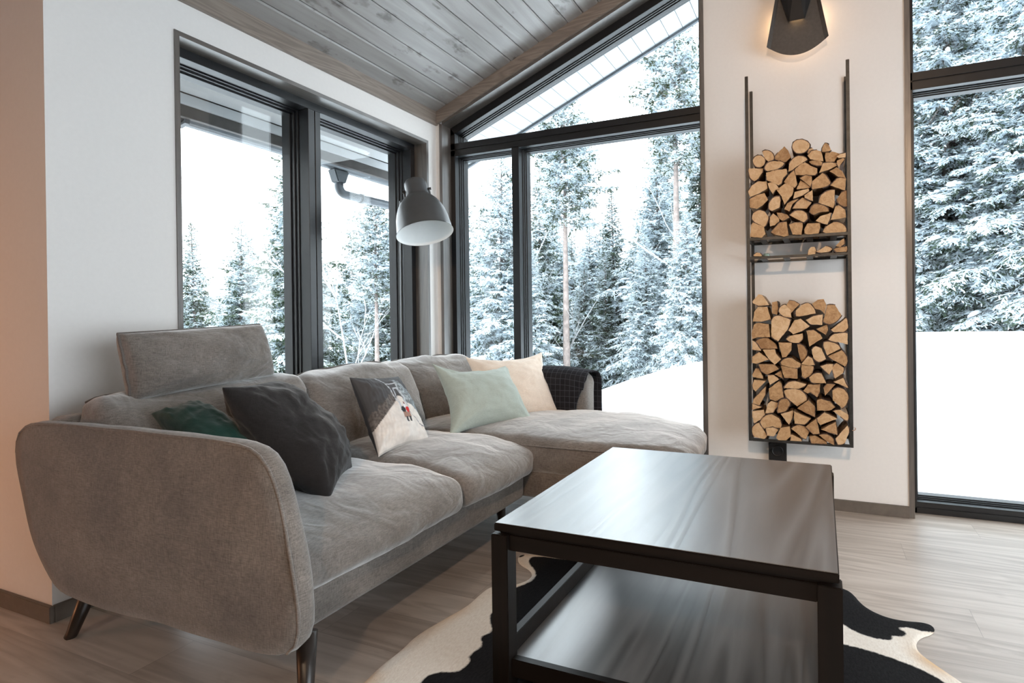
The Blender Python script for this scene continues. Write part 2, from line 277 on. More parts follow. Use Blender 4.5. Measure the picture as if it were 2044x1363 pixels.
LOGS = [
(0,0,'r',-235,[(2291,1850),(2302,1865),(2322,1870),(2347,1864),(2367,1846),(2368,1829),(2354,1812),(2331,1803),(2309,1807),(2294,1825)]),
(0,0,'s',-231,[(2359,1802),(2364,1820),(2379,1823),(2389,1813),(2384,1811),(2364,1796)]),
(0,0,'h',-241,[(2425,1813),(2438,1837),(2452,1828),(2463,1800),(2454,1796),(2425,1797)]),
(0,0,'q',-236,[(2359,1787),(2376,1807),(2401,1809),(2420,1801),(2426,1776),(2429,1752),(2400,1758),(2371,1769)]),
(0,0,'q',-227,[(2440,1795),(2469,1796),(2502,1782),(2488,1763),(2478,1746),(2440,1750),(2436,1775)]),
(0,0,'w',-227,[(2253,1849),(2271,1825),(2283,1790),(2260,1771),(2244,1769),(2202,1795),(2224,1822)]),
(0,0,'h',-244,[(2151,1832),(2174,1834),(2194,1822),(2204,1801),(2202,1785),(2181,1774),(2160,1798)]),
(0,0,'r',-242,[(2104,1792),(2112,1807),(2128,1815),(2144,1812),(2160,1796),(2162,1779),(2154,1762),(2136,1755),(2117,1762),(2107,1777)]),
(0,0,'s',-246,[(2488,1764),(2502,1775),(2526,1777),(2526,1757),(2497,1757)]),
(0,0,'s',-237,[(2488,1747),(2516,1757),(2521,1749),(2504,1727),(2495,1715),(2488,1734)]),
(0,1,'h',-246,[(2160,1746),(2173,1769),(2199,1777),(2230,1773),(2253,1759),(2230,1740),(2204,1733),(2173,1730)]),
(0,1,'h',-237,[(2272,1719),(2275,1754),(2291,1779),(2316,1791),(2341,1785),(2358,1768),(2336,1755),(2300,1734)]),
(0,1,'q',-233,[(2300,1727),(2341,1763),(2371,1738),(2402,1721),(2401,1700),(2392,1690),(2360,1692),(2302,1700)]),
(0,1,'s',-241,[(2366,1756),(2381,1760),(2410,1756),(2425,1746),(2421,1731),(2398,1734),(2376,1744)]),
(0,1,'w',-232,[(2427,1743),(2459,1744),(2492,1735),(2488,1725),(2449,1708),(2410,1699)]),
(0,1,'h',-234,[(2148,1728),(2129,1702),(2110,1690),(2089,1709),(2084,1732),(2084,1757),(2151,1749)]),
(0,1,'q',-246,[(2167,1723),(2209,1732),(2263,1731),(2265,1706),(2247,1689),(2239,1663),(2224,1655),(2169,1687)]),
(0,1,'w',-235,[(2249,1670),(2270,1700),(2296,1724),(2305,1691),(2311,1653),(2299,1638),(2269,1654)]),
(0,1,'w',-241,[(2323,1680),(2350,1693),(2377,1683),(2377,1655),(2371,1633),(2350,1655)]),
(0,1,'h',-238,[(2424,1695),(2446,1670),(2458,1640),(2424,1625),(2379,1621),(2378,1640),(2380,1661)]),
(0,1,'w',-241,[(2456,1700),(2487,1715),(2511,1694),(2525,1661),(2492,1670)]),
(0,1,'q',-232,[(2458,1633),(2487,1662),(2520,1669),(2528,1657),(2522,1603),(2487,1619)]),
(0,2,'q',-237,[(2079,1640),(2097,1668),(2129,1686),(2169,1680),(2172,1647),(2134,1626),(2088,1611)]),
(0,2,'q',-244,[(2174,1670),(2193,1673),(2213,1661),(2228,1637),(2210,1634),(2197,1616),(2179,1648)]),
(0,2,'q',-235,[(2215,1635),(2256,1664),(2294,1638),(2289,1606),(2250,1558),(2238,1600),(2222,1623)]),
(0,2,'w',-230,[(2307,1630),(2325,1671),(2350,1655),(2369,1632),(2339,1629)]),
(0,2,'w',-240,[(2291,1583),(2299,1615),(2362,1626),(2364,1614),(2334,1595)]),
(0,2,'w',-242,[(2342,1594),(2379,1617),(2381,1564),(2364,1571),(2344,1583)]),
(0,2,'h',-238,[(2407,1554),(2418,1588),(2448,1606),(2478,1608),(2477,1556),(2469,1522),(2432,1541)]),
(0,2,'h',-226,[(2531,1527),(2505,1534),(2491,1551),(2488,1567),(2506,1595),(2529,1603)]),
(0,2,'q',-226,[(2084,1602),(2117,1619),(2157,1627),(2173,1591),(2148,1566),(2119,1550),(2086,1560)]),
(0,2,'h',-232,[(2193,1533),(2180,1540),(2177,1556),(2185,1583),(2206,1601),(2227,1601),(2232,1579),(2227,1547)]),
(0,2,'w',-227,[(2249,1537),(2263,1564),(2288,1575),(2316,1583),(2288,1559),(2272,1524)]),
(0,2,'q',-228,[(2288,1537),(2308,1567),(2334,1587),(2356,1574),(2374,1559),(2353,1531)]),
(0,3,'h',-239,[(2373,1533),(2388,1547),(2418,1542),(2442,1527),(2451,1508),(2413,1508),(2383,1497),(2366,1512)]),
(0,3,'w',-245,[(2495,1532),(2521,1509),(2525,1472),(2499,1468),(2458,1466),(2480,1528)]),
(0,3,'h',-233,[(2155,1456),(2116,1478),(2096,1502),(2103,1529),(2127,1541),(2156,1533),(2174,1507),(2169,1480)]),
(0,3,'w',-235,[(2182,1456),(2182,1501),(2198,1519),(2226,1492),(2226,1478),(2205,1460)]),
(0,3,'w',-239,[(2214,1522),(2237,1518),(2263,1507),(2273,1493),(2242,1478),(2226,1491)]),
(0,3,'h',-242,[(2275,1503),(2298,1520),(2329,1521),(2351,1505),(2356,1480),(2338,1463),(2308,1481)]),
(0,3,'q',-238,[(2392,1467),(2412,1487),(2463,1501),(2456,1473),(2444,1445),(2417,1455)]),
(0,4,'q',-237,[(2086,1410),(2092,1468),(2100,1482),(2153,1456),(2160,1419),(2142,1401)]),
(0,4,'q',-241,[(2187,1425),(2226,1469),(2260,1472),(2268,1403),(2246,1399),(2205,1413)]),
(0,4,'q',-241,[(2271,1457),(2298,1466),(2333,1461),(2334,1444),(2327,1403),(2287,1407)]),
(0,4,'q',-237,[(2340,1428),(2355,1457),(2410,1455),(2412,1431),(2404,1405),(2357,1403),(2342,1409)]),
(0,4,'h',-228,[(2424,1413),(2439,1438),(2470,1455),(2499,1451),(2521,1432),(2526,1407),(2484,1403),(2450,1401)]),
(0,5,'s',-234,[(2355,1304),(2359,1328),(2369,1341),(2386,1341),(2393,1323),(2388,1306)]),
(0,5,'h',-241,[(2393,1317),(2435,1341),(2464,1326),(2449,1314),(2415,1311)]),
(0,5,'s',-241,[(2479,1339),(2500,1364),(2515,1373),(2517,1347),(2498,1332)]),
(0,5,'h',-237,[(2471,1324),(2498,1332),(2527,1336),(2526,1310),(2483,1310)]),
(0,6,'s',-242,[(2102,1317),(2118,1328),(2131,1325),(2141,1315),(2140,1308),(2104,1310)]),
(1,0,'w',-243,[(2095,1084),(2123,1118),(2141,1114),(2165,1079),(2174,1062),(2123,1060),(2096,1074)]),
(1,0,'s',-236,[(2187,1076),(2211,1081),(2216,1048),(2210,1014),(2186,1021)]),
(1,0,'h',-245,[(2277,1000),(2241,1006),(2219,1031),(2229,1054),(2248,1064),(2273,1037)]),
(1,0,'q',-236,[(2254,1061),(2267,1084),(2292,1080),(2316,1063),(2294,1043),(2275,1020)]),
(1,0,'h',-239,[(2298,1033),(2323,1059),(2354,1069),(2378,1045),(2387,1018),(2328,1007),(2299,1006)]),
(1,0,'w',-231,[(2372,1065),(2396,1084),(2424,1087),(2435,1057),(2427,1015),(2408,1035),(2381,1042)]),
(1,0,'h',-231,[(2501,1007),(2474,975),(2447,965),(2421,978),(2426,998),(2438,1057),(2474,1056)]),
(1,0,'w',-232,[(2343,986),(2377,1005),(2419,1013),(2416,962),(2365,964)]),
(1,1,'q',-232,[(2094,981),(2101,1029),(2120,1057),(2164,1054),(2181,991),(2137,980)]),
(1,1,'h',-239,[(2214,882),(2182,909),(2183,981),(2193,1001),(2215,1009),(2272,987),(2253,933)]),
(1,1,'w',-232,[(2262,936),(2291,986),(2319,993),(2360,956),(2327,933),(2284,916)]),
(1,1,'h',-240,[(2529,948),(2508,927),(2467,927),(2455,939),(2521,994),(2526,971)]),
(1,1,'w',-234,[(2389,942),(2437,962),(2442,939),(2431,913),(2413,926)]),
(1,1,'q',-240,[(2088,923),(2102,968),(2121,974),(2170,967),(2176,902),(2117,902),(2091,892)]),
(1,2,'h',-237,[(2327,921),(2327,893),(2308,874),(2277,876),(2252,892),(2271,909)]),
(1,2,'w',-246,[(2345,933),(2377,938),(2407,916),(2416,897),(2358,857)]),
(1,2,'h',-242,[(2443,890),(2461,913),(2490,921),(2526,921),(2526,868),(2484,880)]),
(1,2,'h',-226,[(2106,878),(2135,895),(2168,895),(2200,868),(2208,844),(2122,842)]),
(1,2,'s',-242,[(2091,885),(2107,875),(2130,841),(2133,834),(2090,840)]),
(1,2,'w',-232,[(2215,875),(2277,875),(2275,838),(2251,804),(2232,801)]),
(1,2,'h',-233,[(2302,866),(2327,862),(2346,833),(2341,806),(2320,782),(2308,825)]),
(1,2,'h',-231,[(2431,797),(2399,782),(2375,800),(2368,839),(2385,858),(2412,847)]),
(1,2,'h',-237,[(2422,877),(2449,881),(2478,870),(2495,848),(2436,814),(2424,847)]),
(1,2,'h',-234,[(2499,840),(2522,809),(2522,776),(2513,762),(2472,788),(2442,811)]),
(1,2,'q',-246,[(2140,839),(2198,842),(2204,818),(2227,792),(2197,765),(2169,794)]),
(1,2,'w',-245,[(2090,803),(2123,827),(2170,791),(2110,768),(2090,772)]),
(1,3,'h',-243,[(2226,778),(2245,795),(2276,799),(2317,773),(2313,756),(2276,752),(2229,764)]),
(1,3,'w',-244,[(2320,772),(2351,810),(2369,800),(2381,768),(2357,764)]),
(1,3,'q',-245,[(2121,766),(2194,767),(2216,744),(2161,715),(2132,732)]),
(1,3,'q',-244,[(2226,761),(2301,746),(2302,699),(2241,701),(2232,731)]),
(1,3,'h',-235,[(2374,761),(2368,727),(2337,701),(2322,712),(2319,769)]),
(1,3,'w',-243,[(2405,762),(2435,772),(2462,773),(2459,750),(2444,722)]),
(1,3,'h',-226,[(2459,755),(2478,778),(2508,756),(2504,730),(2471,703),(2465,722)]),
(1,3,'w',-232,[(2088,712),(2105,744),(2120,744),(2139,703),(2140,692),(2091,699)]),
(1,3,'s',-235,[(2196,716),(2225,733),(2234,696)]),
(1,3,'s',-231,[(2162,711),(2192,712),(2215,692),(2172,661),(2165,684)]),
(1,3,'h',-241,[(2356,706),(2387,728),(2411,725),(2430,680),(2386,680),(2365,684)]),
(1,3,'w',-227,[(2463,686),(2506,707),(2527,659),(2494,674)]),
(1,3,'w',-229,[(2088,657),(2097,685),(2153,681),(2103,626),(2093,636)]),
(1,4,'h',-231,[(2240,652),(2256,676),(2293,684),(2342,672),(2306,648),(2243,649)]),
(1,4,'q',-236,[(2167,643),(2215,682),(2227,669),(2237,605),(2198,583),(2171,592)]),
(1,4,'q',-228,[(2327,638),(2349,669),(2404,674),(2401,634),(2390,609),(2361,633),(2346,626)]),
(1,4,'w',-231,[(2419,655),(2434,676),(2470,674),(2425,619)]),
(1,4,'h',-232,[(2458,644),(2482,660),(2509,652),(2526,620),(2520,588),(2499,562),(2459,598)]),
(1,4,'h',-227,[(2239,635),(2268,644),(2312,641),(2339,615),(2342,592),(2298,560),(2255,595)]),
(1,4,'w',-233,[(2088,567),(2093,588),(2153,654),(2149,611),(2119,552)]),
(1,4,'s',-239,[(2087,565),(2133,550),(2087,534)]),
(1,5,'q',-235,[(2148,519),(2162,568),(2178,582),(2215,574),(2187,525),(2158,520)]),
(1,5,'r',-243,[(2210,547),(2224,592),(2252,597),(2265,577),(2248,539),(2210,527)]),
(1,5,'q',-243,[(2300,552),(2349,594),(2379,563),(2378,516),(2336,534)]),
(1,5,'q',-231,[(2388,595),(2410,602),(2446,591),(2469,565),(2445,548),(2390,545)]),
(1,5,'h',-230,[(2460,545),(2493,553),(2525,532),(2522,503),(2493,521)]),
(1,5,'w',-226,[(2085,525),(2141,535),(2149,501),(2094,463),(2085,497)]),
(1,5,'h',-228,[(2123,472),(2144,501),(2177,515),(2212,498),(2225,465),(2221,449),(2183,455),(2144,440)]),
(1,5,'w',-235,[(2222,520),(2280,540),(2276,503),(2259,469)]),
(1,5,'w',-245,[(2283,538),(2360,506),(2332,476),(2286,478)]),
(1,5,'q',-236,[(2389,509),(2421,537),(2477,511),(2402,476),(2391,490)]),
(1,6,'h',-227,[(2140,387),(2094,394),(2084,435),(2094,453),(2118,468),(2156,405)]),
(1,6,'q',-230,[(2150,443),(2183,450),(2210,440),(2189,405),(2156,406)]),
(1,6,'q',-236,[(2199,400),(2219,449),(2263,460),(2269,412),(2246,390),(2208,389)]),
(1,6,'h',-237,[(2271,449),(2298,469),(2322,467),(2354,444),(2337,403),(2310,418)]),
(1,6,'w',-242,[(2335,464),(2384,507),(2399,435),(2371,430)]),
(1,6,'w',-243,[(2405,455),(2471,496),(2477,434),(2432,447)]),
(1,6,'h',-245,[(2521,483),(2527,448),(2508,398),(2479,389),(2470,418)]),
(1,6,'w',-227,[(2265,389),(2270,420),(2315,400),(2318,383),(2265,383)]),
(1,6,'w',-233,[(2353,417),(2377,423),(2429,396),(2430,386),(2362,384)]),
(1,6,'h',-244,[(2396,428),(2432,434),(2459,413),(2462,385),(2429,401)]),
]
TREES = [
(-22.45, 13.49, 5.31, 'a'),
(-18.36, 12.33, 4.99, 'a'),
(-18.98, 13.17, 4.54, 'b'),
(-25.25, 14.68, 2.97, 'a'),
(-26.84, 17.67, 2.52, 'b'),
(-12.47, 10.06, 7.12, 'a'),
(-15.92, 12.18, 3.06, 'b'),
(-23.27, 17.42, 3.42, 'a'),
(-15.48, 15.56, 4.77, 'a'),
(-17.89, 17.4, 3.31, 'b'),
(-8.9, 9.38, 4.39, 'p'),
(-10.59, 11.89, 4.26, 'a'),
(-12.44, 12.92, 3.49, 'b'),
(-12.68, 20.28, 6.38, 'a'),
(-4.61, 8.81, 5.02, 'b'),
(-8.62, 13.38, 2.29, 'a'),
(-6.42, 11.22, 4.13, 'a'),
(-2.82, 8.6, 6.02, 'p'),
(-5.15, 11.92, 5.45, 'a'),
(-6.44, 15.74, 5.23, 'b'),
(-3.04, 12.8, 4.8, 'a'),
(-0.28, 8.39, 7.0, 'p'),
(-1.44, 11.19, 5.23, 'b'),
(-3.09, 14.88, 4.28, 'a'),
(-0.03, 9.46, 5.59, 'a'),
(-4.83, 15.33, 4.32, 'b'),
(-2.66, 10.81, 2.71, 'a'),
(-3.64, 11.5, 2.56, 'a'),
(-1.14, 9.2, 2.8, 'b'),
(-3.62, 8.21, 2.84, 'b'),
(0.12, 7.45, 2.96, 'b'),
(-1.61, 13.21, 6.49, 'a'),
(4.21, 7.55, 7.92, 'p2'),
(4.92, 6.37, 6.89, 'p2'),
(4.31, 10.56, 8.03, 'b'),
(4.92, 9.45, 6.18, 'a'),
(5.09, 8.39, 6.83, 'b'),
(4.93, 13.51, 9.22, 'a'),
(6.09, 14.31, 8.36, 'b'),
(6.01, 11.26, 7.27, 'a'),
(4.37, 7.52, 3.32, 'b'),
(4.67, 6.95, 2.64, 'a'),
(4.08, 8.58, 2.81, 'a'),
(5.8, 9.24, 6.69, 'b'),
(0.62, 10.58, 5.97, 'a'),
(1.71, 8.67, 5.64, 'b'),
(2.53, 11.69, 7.21, 'a'),
(3.33, 9.66, 5.23, 'b'),
(5.71, 7.19, 5.44, 'a'),
(-10.98, 25.96, 5.79, 'a'),
(-3.18, 22.94, 3.93, 'b'),
(-4.52, 23.06, 4.75, 'a'),
(-6.59, 15.81, 3.19, 'b'),
(-5.4, 17.49, 3.0, 'a'),
(-7.93, 20.33, 4.64, 'b'),
(-5.9, 23.56, 4.17, 'a'),
(-7.26, 18.64, 4.48, 'b'),
(-6.07, 17.01, 4.35, 'a'),
(-4.1, 29.5, 5.82, 'b'),
(-8.39, 16.85, 3.45, 'a'),
(-2.67, 16.37, 3.31, 'b'),
(-10.62, 20.59, 4.05, 'a'),
(-2.04, 19.9, 3.18, 'b'),
(-4.92, 28.78, 6.3, 'a'),
(-9.17, 28.38, 5.42, 'b'),
(-4.22, 23.54, 3.67, 'a'),
(-4.5, 15.9, 4.23, 'b'),
(-8.12, 17.72, 2.98, 'a'),
(-6.85, 26.73, 4.64, 'b'),
(-6.8, 26.68, 3.66, 'a'),
(-4.22, 27.54, 5.82, 'b'),
(-5.28, 15.69, 3.45, 'a'),
(-2.67, 16.78, 4.03, 'b'),
(-6.35, 18.41, 3.29, 'a'),
(-8.53, 23.49, 4.58, 'b'),
(8.15, 23.48, 4.1, 'a'),
(6.26, 22.85, 7.95, 'b'),
(5.56, 18.3, 5.89, 'a'),
(7.97, 17.69, 7.85, 'b'),
(7.07, 15.23, 5.1, 'a'),
(8.03, 19.15, 6.13, 'b'),
(6.72, 14.38, 4.54, 'a'),
(7.61, 24.05, 5.14, 'b'),
(5.15, 16.41, 5.76, 'a'),
(7.2, 17.47, 6.22, 'b'),
(9.33, 23.35, 7.3, 'a'),
(7.7, 17.33, 7.43, 'b'),
(-29.96, 21.15, 1.65, 'a'),
(-29.49, 24.5, 1.86, 'b'),
(-29.76, 22.48, 1.84, 'a'),
(-24.68, 20.37, 2.59, 'b'),
(-25.19, 15.75, 2.14, 'a'),
(-21.44, 16.44, 1.97, 'b'),
(-23.94, 18.54, 2.53, 'a'),
(-23.39, 14.52, 1.6, 'b'),
(-25.04, 15.24, 1.63, 'a'),
(-27.96, 21.84, 1.6, 'b'),
(-35.64, 21.53, 2.22, 'a'),
(-32.92, 21.57, 2.04, 'b'),
(-21.43, 17.62, 1.85, 'a'),
(-30.05, 20.8, 2.54, 'b'),
(-21.41, 20.42, 3.0, 'a'),
(-18.69, 21.32, 2.87, 'b'),
(-19.92, 21.51, 2.1, 'a'),
(-19.27, 21.51, 3.2, 'b'),
(-22.06, 23.75, 2.54, 'a'),
(-16.28, 18.94, 2.67, 'b'),
(-18.4, 18.94, 2.82, 'a'),
(-20.41, 21.34, 3.16, 'b'),
(-18.81, 18.22, 3.1, 'a'),
(-13.62, 22.23, 3.56, 'a'),
(-11.36, 21.91, 3.51, 'b'),
(-13.16, 23.18, 3.58, 'a'),
(-12.54, 21.84, 3.85, 'b'),
(-12.11, 22.09, 3.92, 'a'),
(-9.86, 15.97, 3.24, 'b')]
# ------------------------------------------------------------------ room shell
SL = 0.3971                       # roof pitch
RX, ROOM_R = 2.313, 4.626         # ridge and right-hand wall
def rake(x, z0=2.4155): return z0 + SL*(x if x <= RX else ROOM_R - x)
D = 0.0938                        # depth from the wall face to the window frames
GY = 0.205                        # glass plane
BACK = -7.2
struct(MB().box(-3.2, ROOM_R+.3, BACK, 0.30, -0.12, 0).build('floor', MAT['floor']))

# window-side wall (x = 0 face) with its opening
WY0, WY1, WZ0, WZ1 = -1.742, -0.112, 0.06, 2.19
wl = MB()
a_, b__ = WY0-.0195, WY1+.0195
wl.box(-0.30, 0, -2.197, a_, 0, 2.46).box(-0.30, 0, b__, 0.0, 0, 2.46).box(-0.30, 0, a_, b__, 0, WZ0-.01).box(-0.30, 0, a_, b__, WZ1+.0195, 2.46)
struct(wl.build('wall_left', MAT['wall']))
# wall of the alcove beyond the corner, facing the room
struct(MB().box(-3.2, -0.30, -2.197, -2.0, 0, 2.9).box(-0.30, 0.0, -2.197, -2.19, 2.40, 2.9).build('wall_alcove', MAT['wall']))
struct(MB().box(-3.3, -3.2, BACK, -2.0, 0, 2.9).build('wall_side', MAT['wall']))
struct(MB().box(-3.2, 0.0, BACK, -2.2, 2.80, 2.9).build('ceiling', MAT['wall']))
# gable wall: three white piers; the glazing fills the rest
GX0, GX1, GX2, GX3 = 0.055, 1.8230, 2.8030, 4.594
gw = MB()
gw.prism([(GX1+.0, 0), (GX2, 0), (GX2, rake(GX2)+.06), (RX, rake(RX)+.06), (GX1, rake(GX1)+.06)], 'xz', 0.0, 0.30)
gw.prism([(-0.30, 0), (0.0327, 0), (0.0327, 2.5), (-0.30, 2.4)], 'xz', 0.0, 0.30)
gw.prism([(GX3, 0), (ROOM_R+.3, 0), (ROOM_R+.3, 2.4), (GX3, 2.5)], 'xz', 0.0, 0.30)
struct(gw.build('wall_back', MAT['wall']))
# right wall with an unseen opening added to light the left wall; rear wall
rw = MB()
rw.box(ROOM_R, ROOM_R+.3, -0.9, 0, 0, 2.5).box(ROOM_R, ROOM_R+.3, BACK, -3.9, 0, 2.5).box(ROOM_R, ROOM_R+.3, -3.9, -0.9, 2.2, 2.5).box(ROOM_R, ROOM_R+.3, -3.9, -0.9, 0, 0.2)
struct(rw.build('wall_right', MAT['wall']))
struct(MB().box(-3.2, ROOM_R+.3, BACK-.2, BACK, 0, 3.6).build('wall_front', MAT['trim_x']))

# boarded ceiling: separate tongue-and-groove boards, V groove between them
def boards(name, side):
    mb = MB(); p = 0.1003; n = 24
    for i in range(n):
        x0 = i*p+0.0015; x1 = (i+1)*p-0.0015
        if x1 > RX: x1 = RX
        if x0 >= RX: break
        c = 0.006
        if side < 0: f = lambda x: x
        else: f = lambda x: ROOM_R-x
        z = lambda x, d=0: 2.4155+0.004+SL*x+d
        P = [(f(x0), z(x0, .02)), (f(x0), z(x0, c)), (f(x0+c), z(x0+c)), (f(x1-c), z(x1-c)), (f(x1), z(x1, c)), (f(x1), z(x1, .02))]
        mb.prism(P, 'xz', BACK, 0.09)
    if side < 0: mb.prism([(-.3, 2.42-.3*SL+.03), (RX, 2.42+SL*RX+.03), (RX, 2.42+SL*RX+.12), (-.3, 2.42-.3*SL+.12)], 'xz', BACK, 0.30)
    else: mb.prism([(ROOM_R+.3, 2.42-.3*SL+.03), (RX, 2.42+SL*RX+.03), (RX, 2.42+SL*RX+.12), (ROOM_R+.3, 2.42-.3*SL+.12)], 'xz', BACK, 0.30)
    return struct(mb.build(name, MAT['ceiling']))
boards('ceiling', -1); boards('ceiling', 1)
# cornice boards
struct(MB().prism([(0, 2.336), (0.018, 2.336), (0.018, 2.432), (0, 2.425)], 'xz', -2.19, -0.0).build('trim_1', MAT['trim_y']))
def rk(x, z): return (x, z+SL*x)
c = MB().prism([(0.0, 2.336), (RX, 2.336+SL*RX), (RX, 2.428+SL*RX), (0.0, 2.428)], 'xz', -0.020, 0.0)
c.prism([(ROOM_R, 2.336), (RX, 2.336+SL*RX), (RX, 2.428+SL*RX), (ROOM_R, 2.428)], 'xz', -0.020, 0.0)
struct(c.build('trim_2', MAT['trim_x']))
# skirting
struct(MB().box(1.826, 2.802, -0.014, 0.0, 0, 0.0575).build('baseboard_back', MAT['skirting'], bevel=0.002))
struct(MB().box(-3.2, 0.014, -2.211, -2.197, 0, 0.0575).build('baseboard_alcove', MAT['skirting'], bevel=0.002))
struct(MB().box(0.0, 0.014, -2.197, -1.765, 0, 0.0575).build('baseboard_left', MAT['skirting'], bevel=0.002))

# ------------------------------------------------------------------ windows
def win_root(n): return empty('window_%d' % n, kind='structure')
# window_1 in the left wall
w1 = win_root(1)
T = 0.020
rv = MB()
rv.prism([(WY0-T, WZ0-T), (WY0, WZ0), (WY0, WZ1), (WY0-T, WZ1+T)], 'yz', -D-.01, 0.006)
rv.prism([(WY1, WZ0), (WY1+T, WZ0-T), (WY1+T, WZ1+T), (WY1, WZ1)], 'yz', -D-.01, 0.006)
rv.build('reveal', MAT['reveal'], w1)
MB().prism([(WY0-T, WZ1+T), (WY0, WZ1), (WY1, WZ1), (WY1+T, WZ1+T)], 'yz', -D-.01, 0.006).build('reveal', MAT['reveal_y'], w1)
f1 = MB()
XG = -0.235
HZ = 2.150   # underside of the head frame
f1.box(XG-.03, -D, WY0, WY1, HZ, WZ1+.02)                         # head
f1.box(XG-.03, -D, WY0, WY1, WZ0-.03, WZ0+.06)                    # sill
f1.box(XG-.03, -D, WY0, WY0+.055, WZ0, HZ)
f1.box(XG-.03, -D, WY1-.042, WY1, WZ0, HZ)
f1.box(XG-.03, -D, -0.999, -0.957, WZ0, HZ).box(XG-.03, -D-.004, -0.960, -0.957+.004, WZ0, HZ).box(XG-.03, -D, -0.953, -0.916, WZ0, HZ)
f1.build('window_frame', MAT['frame'], w1, bevel=0.0015, segs=1)
for a, b_ in ((WY0+.055, -0.999), (-0.916, WY1-.042)):            # sashes: stepped beads round each pane
    s = MB()
    for k, (dx, wd) in enumerate(((0.070, 0.006), (0.090, 0.014), (0.112, 0.022))):
        x1 = -D-dx; x0 = XG-.03
        s.box(x0, x1, a, a+wd, WZ0+.06, HZ).box(x0, x1, b_-wd, b_, WZ0+.06, HZ).box(x0, x1, a, b_, HZ-wd, HZ).box(x0, x1, a, b_, WZ0+.06, WZ0+.06+wd)
    s.build('sash', MAT['frame'], w1, bevel=0.001, segs=1)
    MB().box(XG-.006, XG, a+.02, b_-.02, WZ0+.07, HZ-.02).build('glass', MAT['glass'], w1)

# gable windows; mirror = False for the one beside the sofa, True for the right-hand one
def gable_window(n, mir):
    r = win_root(n)
    X = (lambda x: ROOM_R-x) if mir else (lambda x: x)
    xs0, xs1 = 0.0545, 1.800
    def pr(mb, poly, y0, y1): return mb.prism([(X(a), z) for a, z in poly], 'xz', y0, y1)
    # stained reveal boards
    rb = MB()
    pr(rb, [(xs0-.022, 0), (xs0, 0), (xs0, 2.336+SL*xs0-.02), (xs0-.022, 2.336+SL*(xs0-.022))], -0.006, D+.01)
    pr(rb, [(xs1, 0), (xs1+.0235, 0), (xs1+.0235, 2.336+SL*(xs1+.0235)), (xs1, 2.336+SL*xs1-.02)], -0.006, D+.01)
    rb.build('reveal', MAT['reveal'], r)
    ra = MB(); pr(ra, [(xs0, 2.316+SL*xs0), (xs1, 2.316+SL*xs1), (xs1, 2.338+SL*xs1), (xs0, 2.338+SL*xs0)], -0.006, D+.01); ra.build('reveal', MAT['reveal_x'], r)
    f = MB(); y1 = GY+.03
    RZ = 2.262                                                     # underside of the rake frame at x = 0
    pr(f, [(xs0, 0), (xs0+.036, 0), (xs0+.036, RZ+SL*(xs0+.036)), (xs0, RZ+.06+SL*xs0)], D, y1)
    pr(f, [(xs1-.022, 0), (xs1, 0), (xs1, RZ+.06+SL*xs1), (xs1-.022, RZ+.0+SL*(xs1-.022))], D, y1)
    pr(f, [(xs0, RZ+SL*xs0), (xs1, RZ+SL*xs1), (xs1, RZ+.075+SL*xs1), (xs0, RZ+.075+SL*xs0)], D, y1)
    pr(f, [(xs0, 2.188), (xs1, 2.188), (xs1, 2.2295), (xs0, 2.2295)], D, y1)
    pr(f, [(xs0, 2.1413), (xs1, 2.1413), (xs1, 2.1825), (xs0, 2.1825)], D, y1)
    pr(f, [(xs0, 2.16), (xs1, 2.16), (xs1, 2.20), (xs0, 2.20)], D+.008, y1)
    pr(f, [(xs0, 0), (xs1, 0), (xs1, 0.030), (xs0, 0.030)], D, y1)
    pr(f, [(xs0, 0.026), (xs1, 0.026), (xs1, 0.056), (xs0, 0.056)], D+.006, y1)
    pr(f, [(0.537, 0.05), (0.590, 0.05), (0.590, 2.15), (0.537, 2.15)], D, y1)
    f.build('window_frame', MAT['frame'], r, bevel=0.0012, segs=1)
    for a, b_, z0, top in ((xs0+.036, 0.537, 0.056, None), (0.590, xs1-.022, 0.056, None), (xs0+.036, xs1-.022, 2.2295, 1)):
        s = MB()
        for dy, wd in ((0.050, 0.005), (0.066, 0.010), (0.084, 0.015)):
            if top:
                zt = lambda x, o=0: RZ+SL*x-o
                pr(s, [(a, z0), (a+wd, z0), (a+wd, zt(a+wd)), (a, zt(a))], D+dy, y1); pr(s, [(b_-wd, z0), (b_, z0), (b_, zt(b_)), (b_-wd, zt(b_-wd))], D+dy, y1)
                pr(s, [(a, zt(a, wd)), (b_, zt(b_, wd)), (b_, zt(b_)), (a, zt(a))], D+dy, y1); pr(s, [(a, z0), (b_, z0), (b_, z0+wd), (a, z0+wd)], D+dy, y1)
            else:
                zt = 2.1413
                pr(s, [(a, z0), (a+wd, z0), (a+wd, zt), (a, zt)], D+dy, y1); pr(s, [(b_-wd, z0), (b_, z0), (b_, zt), (b_-wd, zt)], D+dy, y1)
                pr(s, [(a, zt-wd), (b_, zt-wd), (b_, zt), (a, zt)], D+dy, y1); pr(s, [(a, z0), (b_, z0), (b_, z0+wd), (a, z0+wd)], D+dy, y1)
        s.build('glazing_bead', MAT['frame'], r, bevel=0.001, segs=1)
        g = MB()
        if top: pr(g, [(a+.01, z0+.01), (b_-.01, z0+.01), (b_-.01, RZ+SL*b_-.02), (a+.01, RZ+SL*a-.015)], GY, GY+.006)
        else: pr(g, [(a+.01, z0+.01), (b_-.01, z0+.01), (b_-.01, 2.13), (a+.01, 2.13)], GY, GY+.006)
        g.build('glass', MAT['glass'], r)
gable_window(2, False); gable_window(3, True)

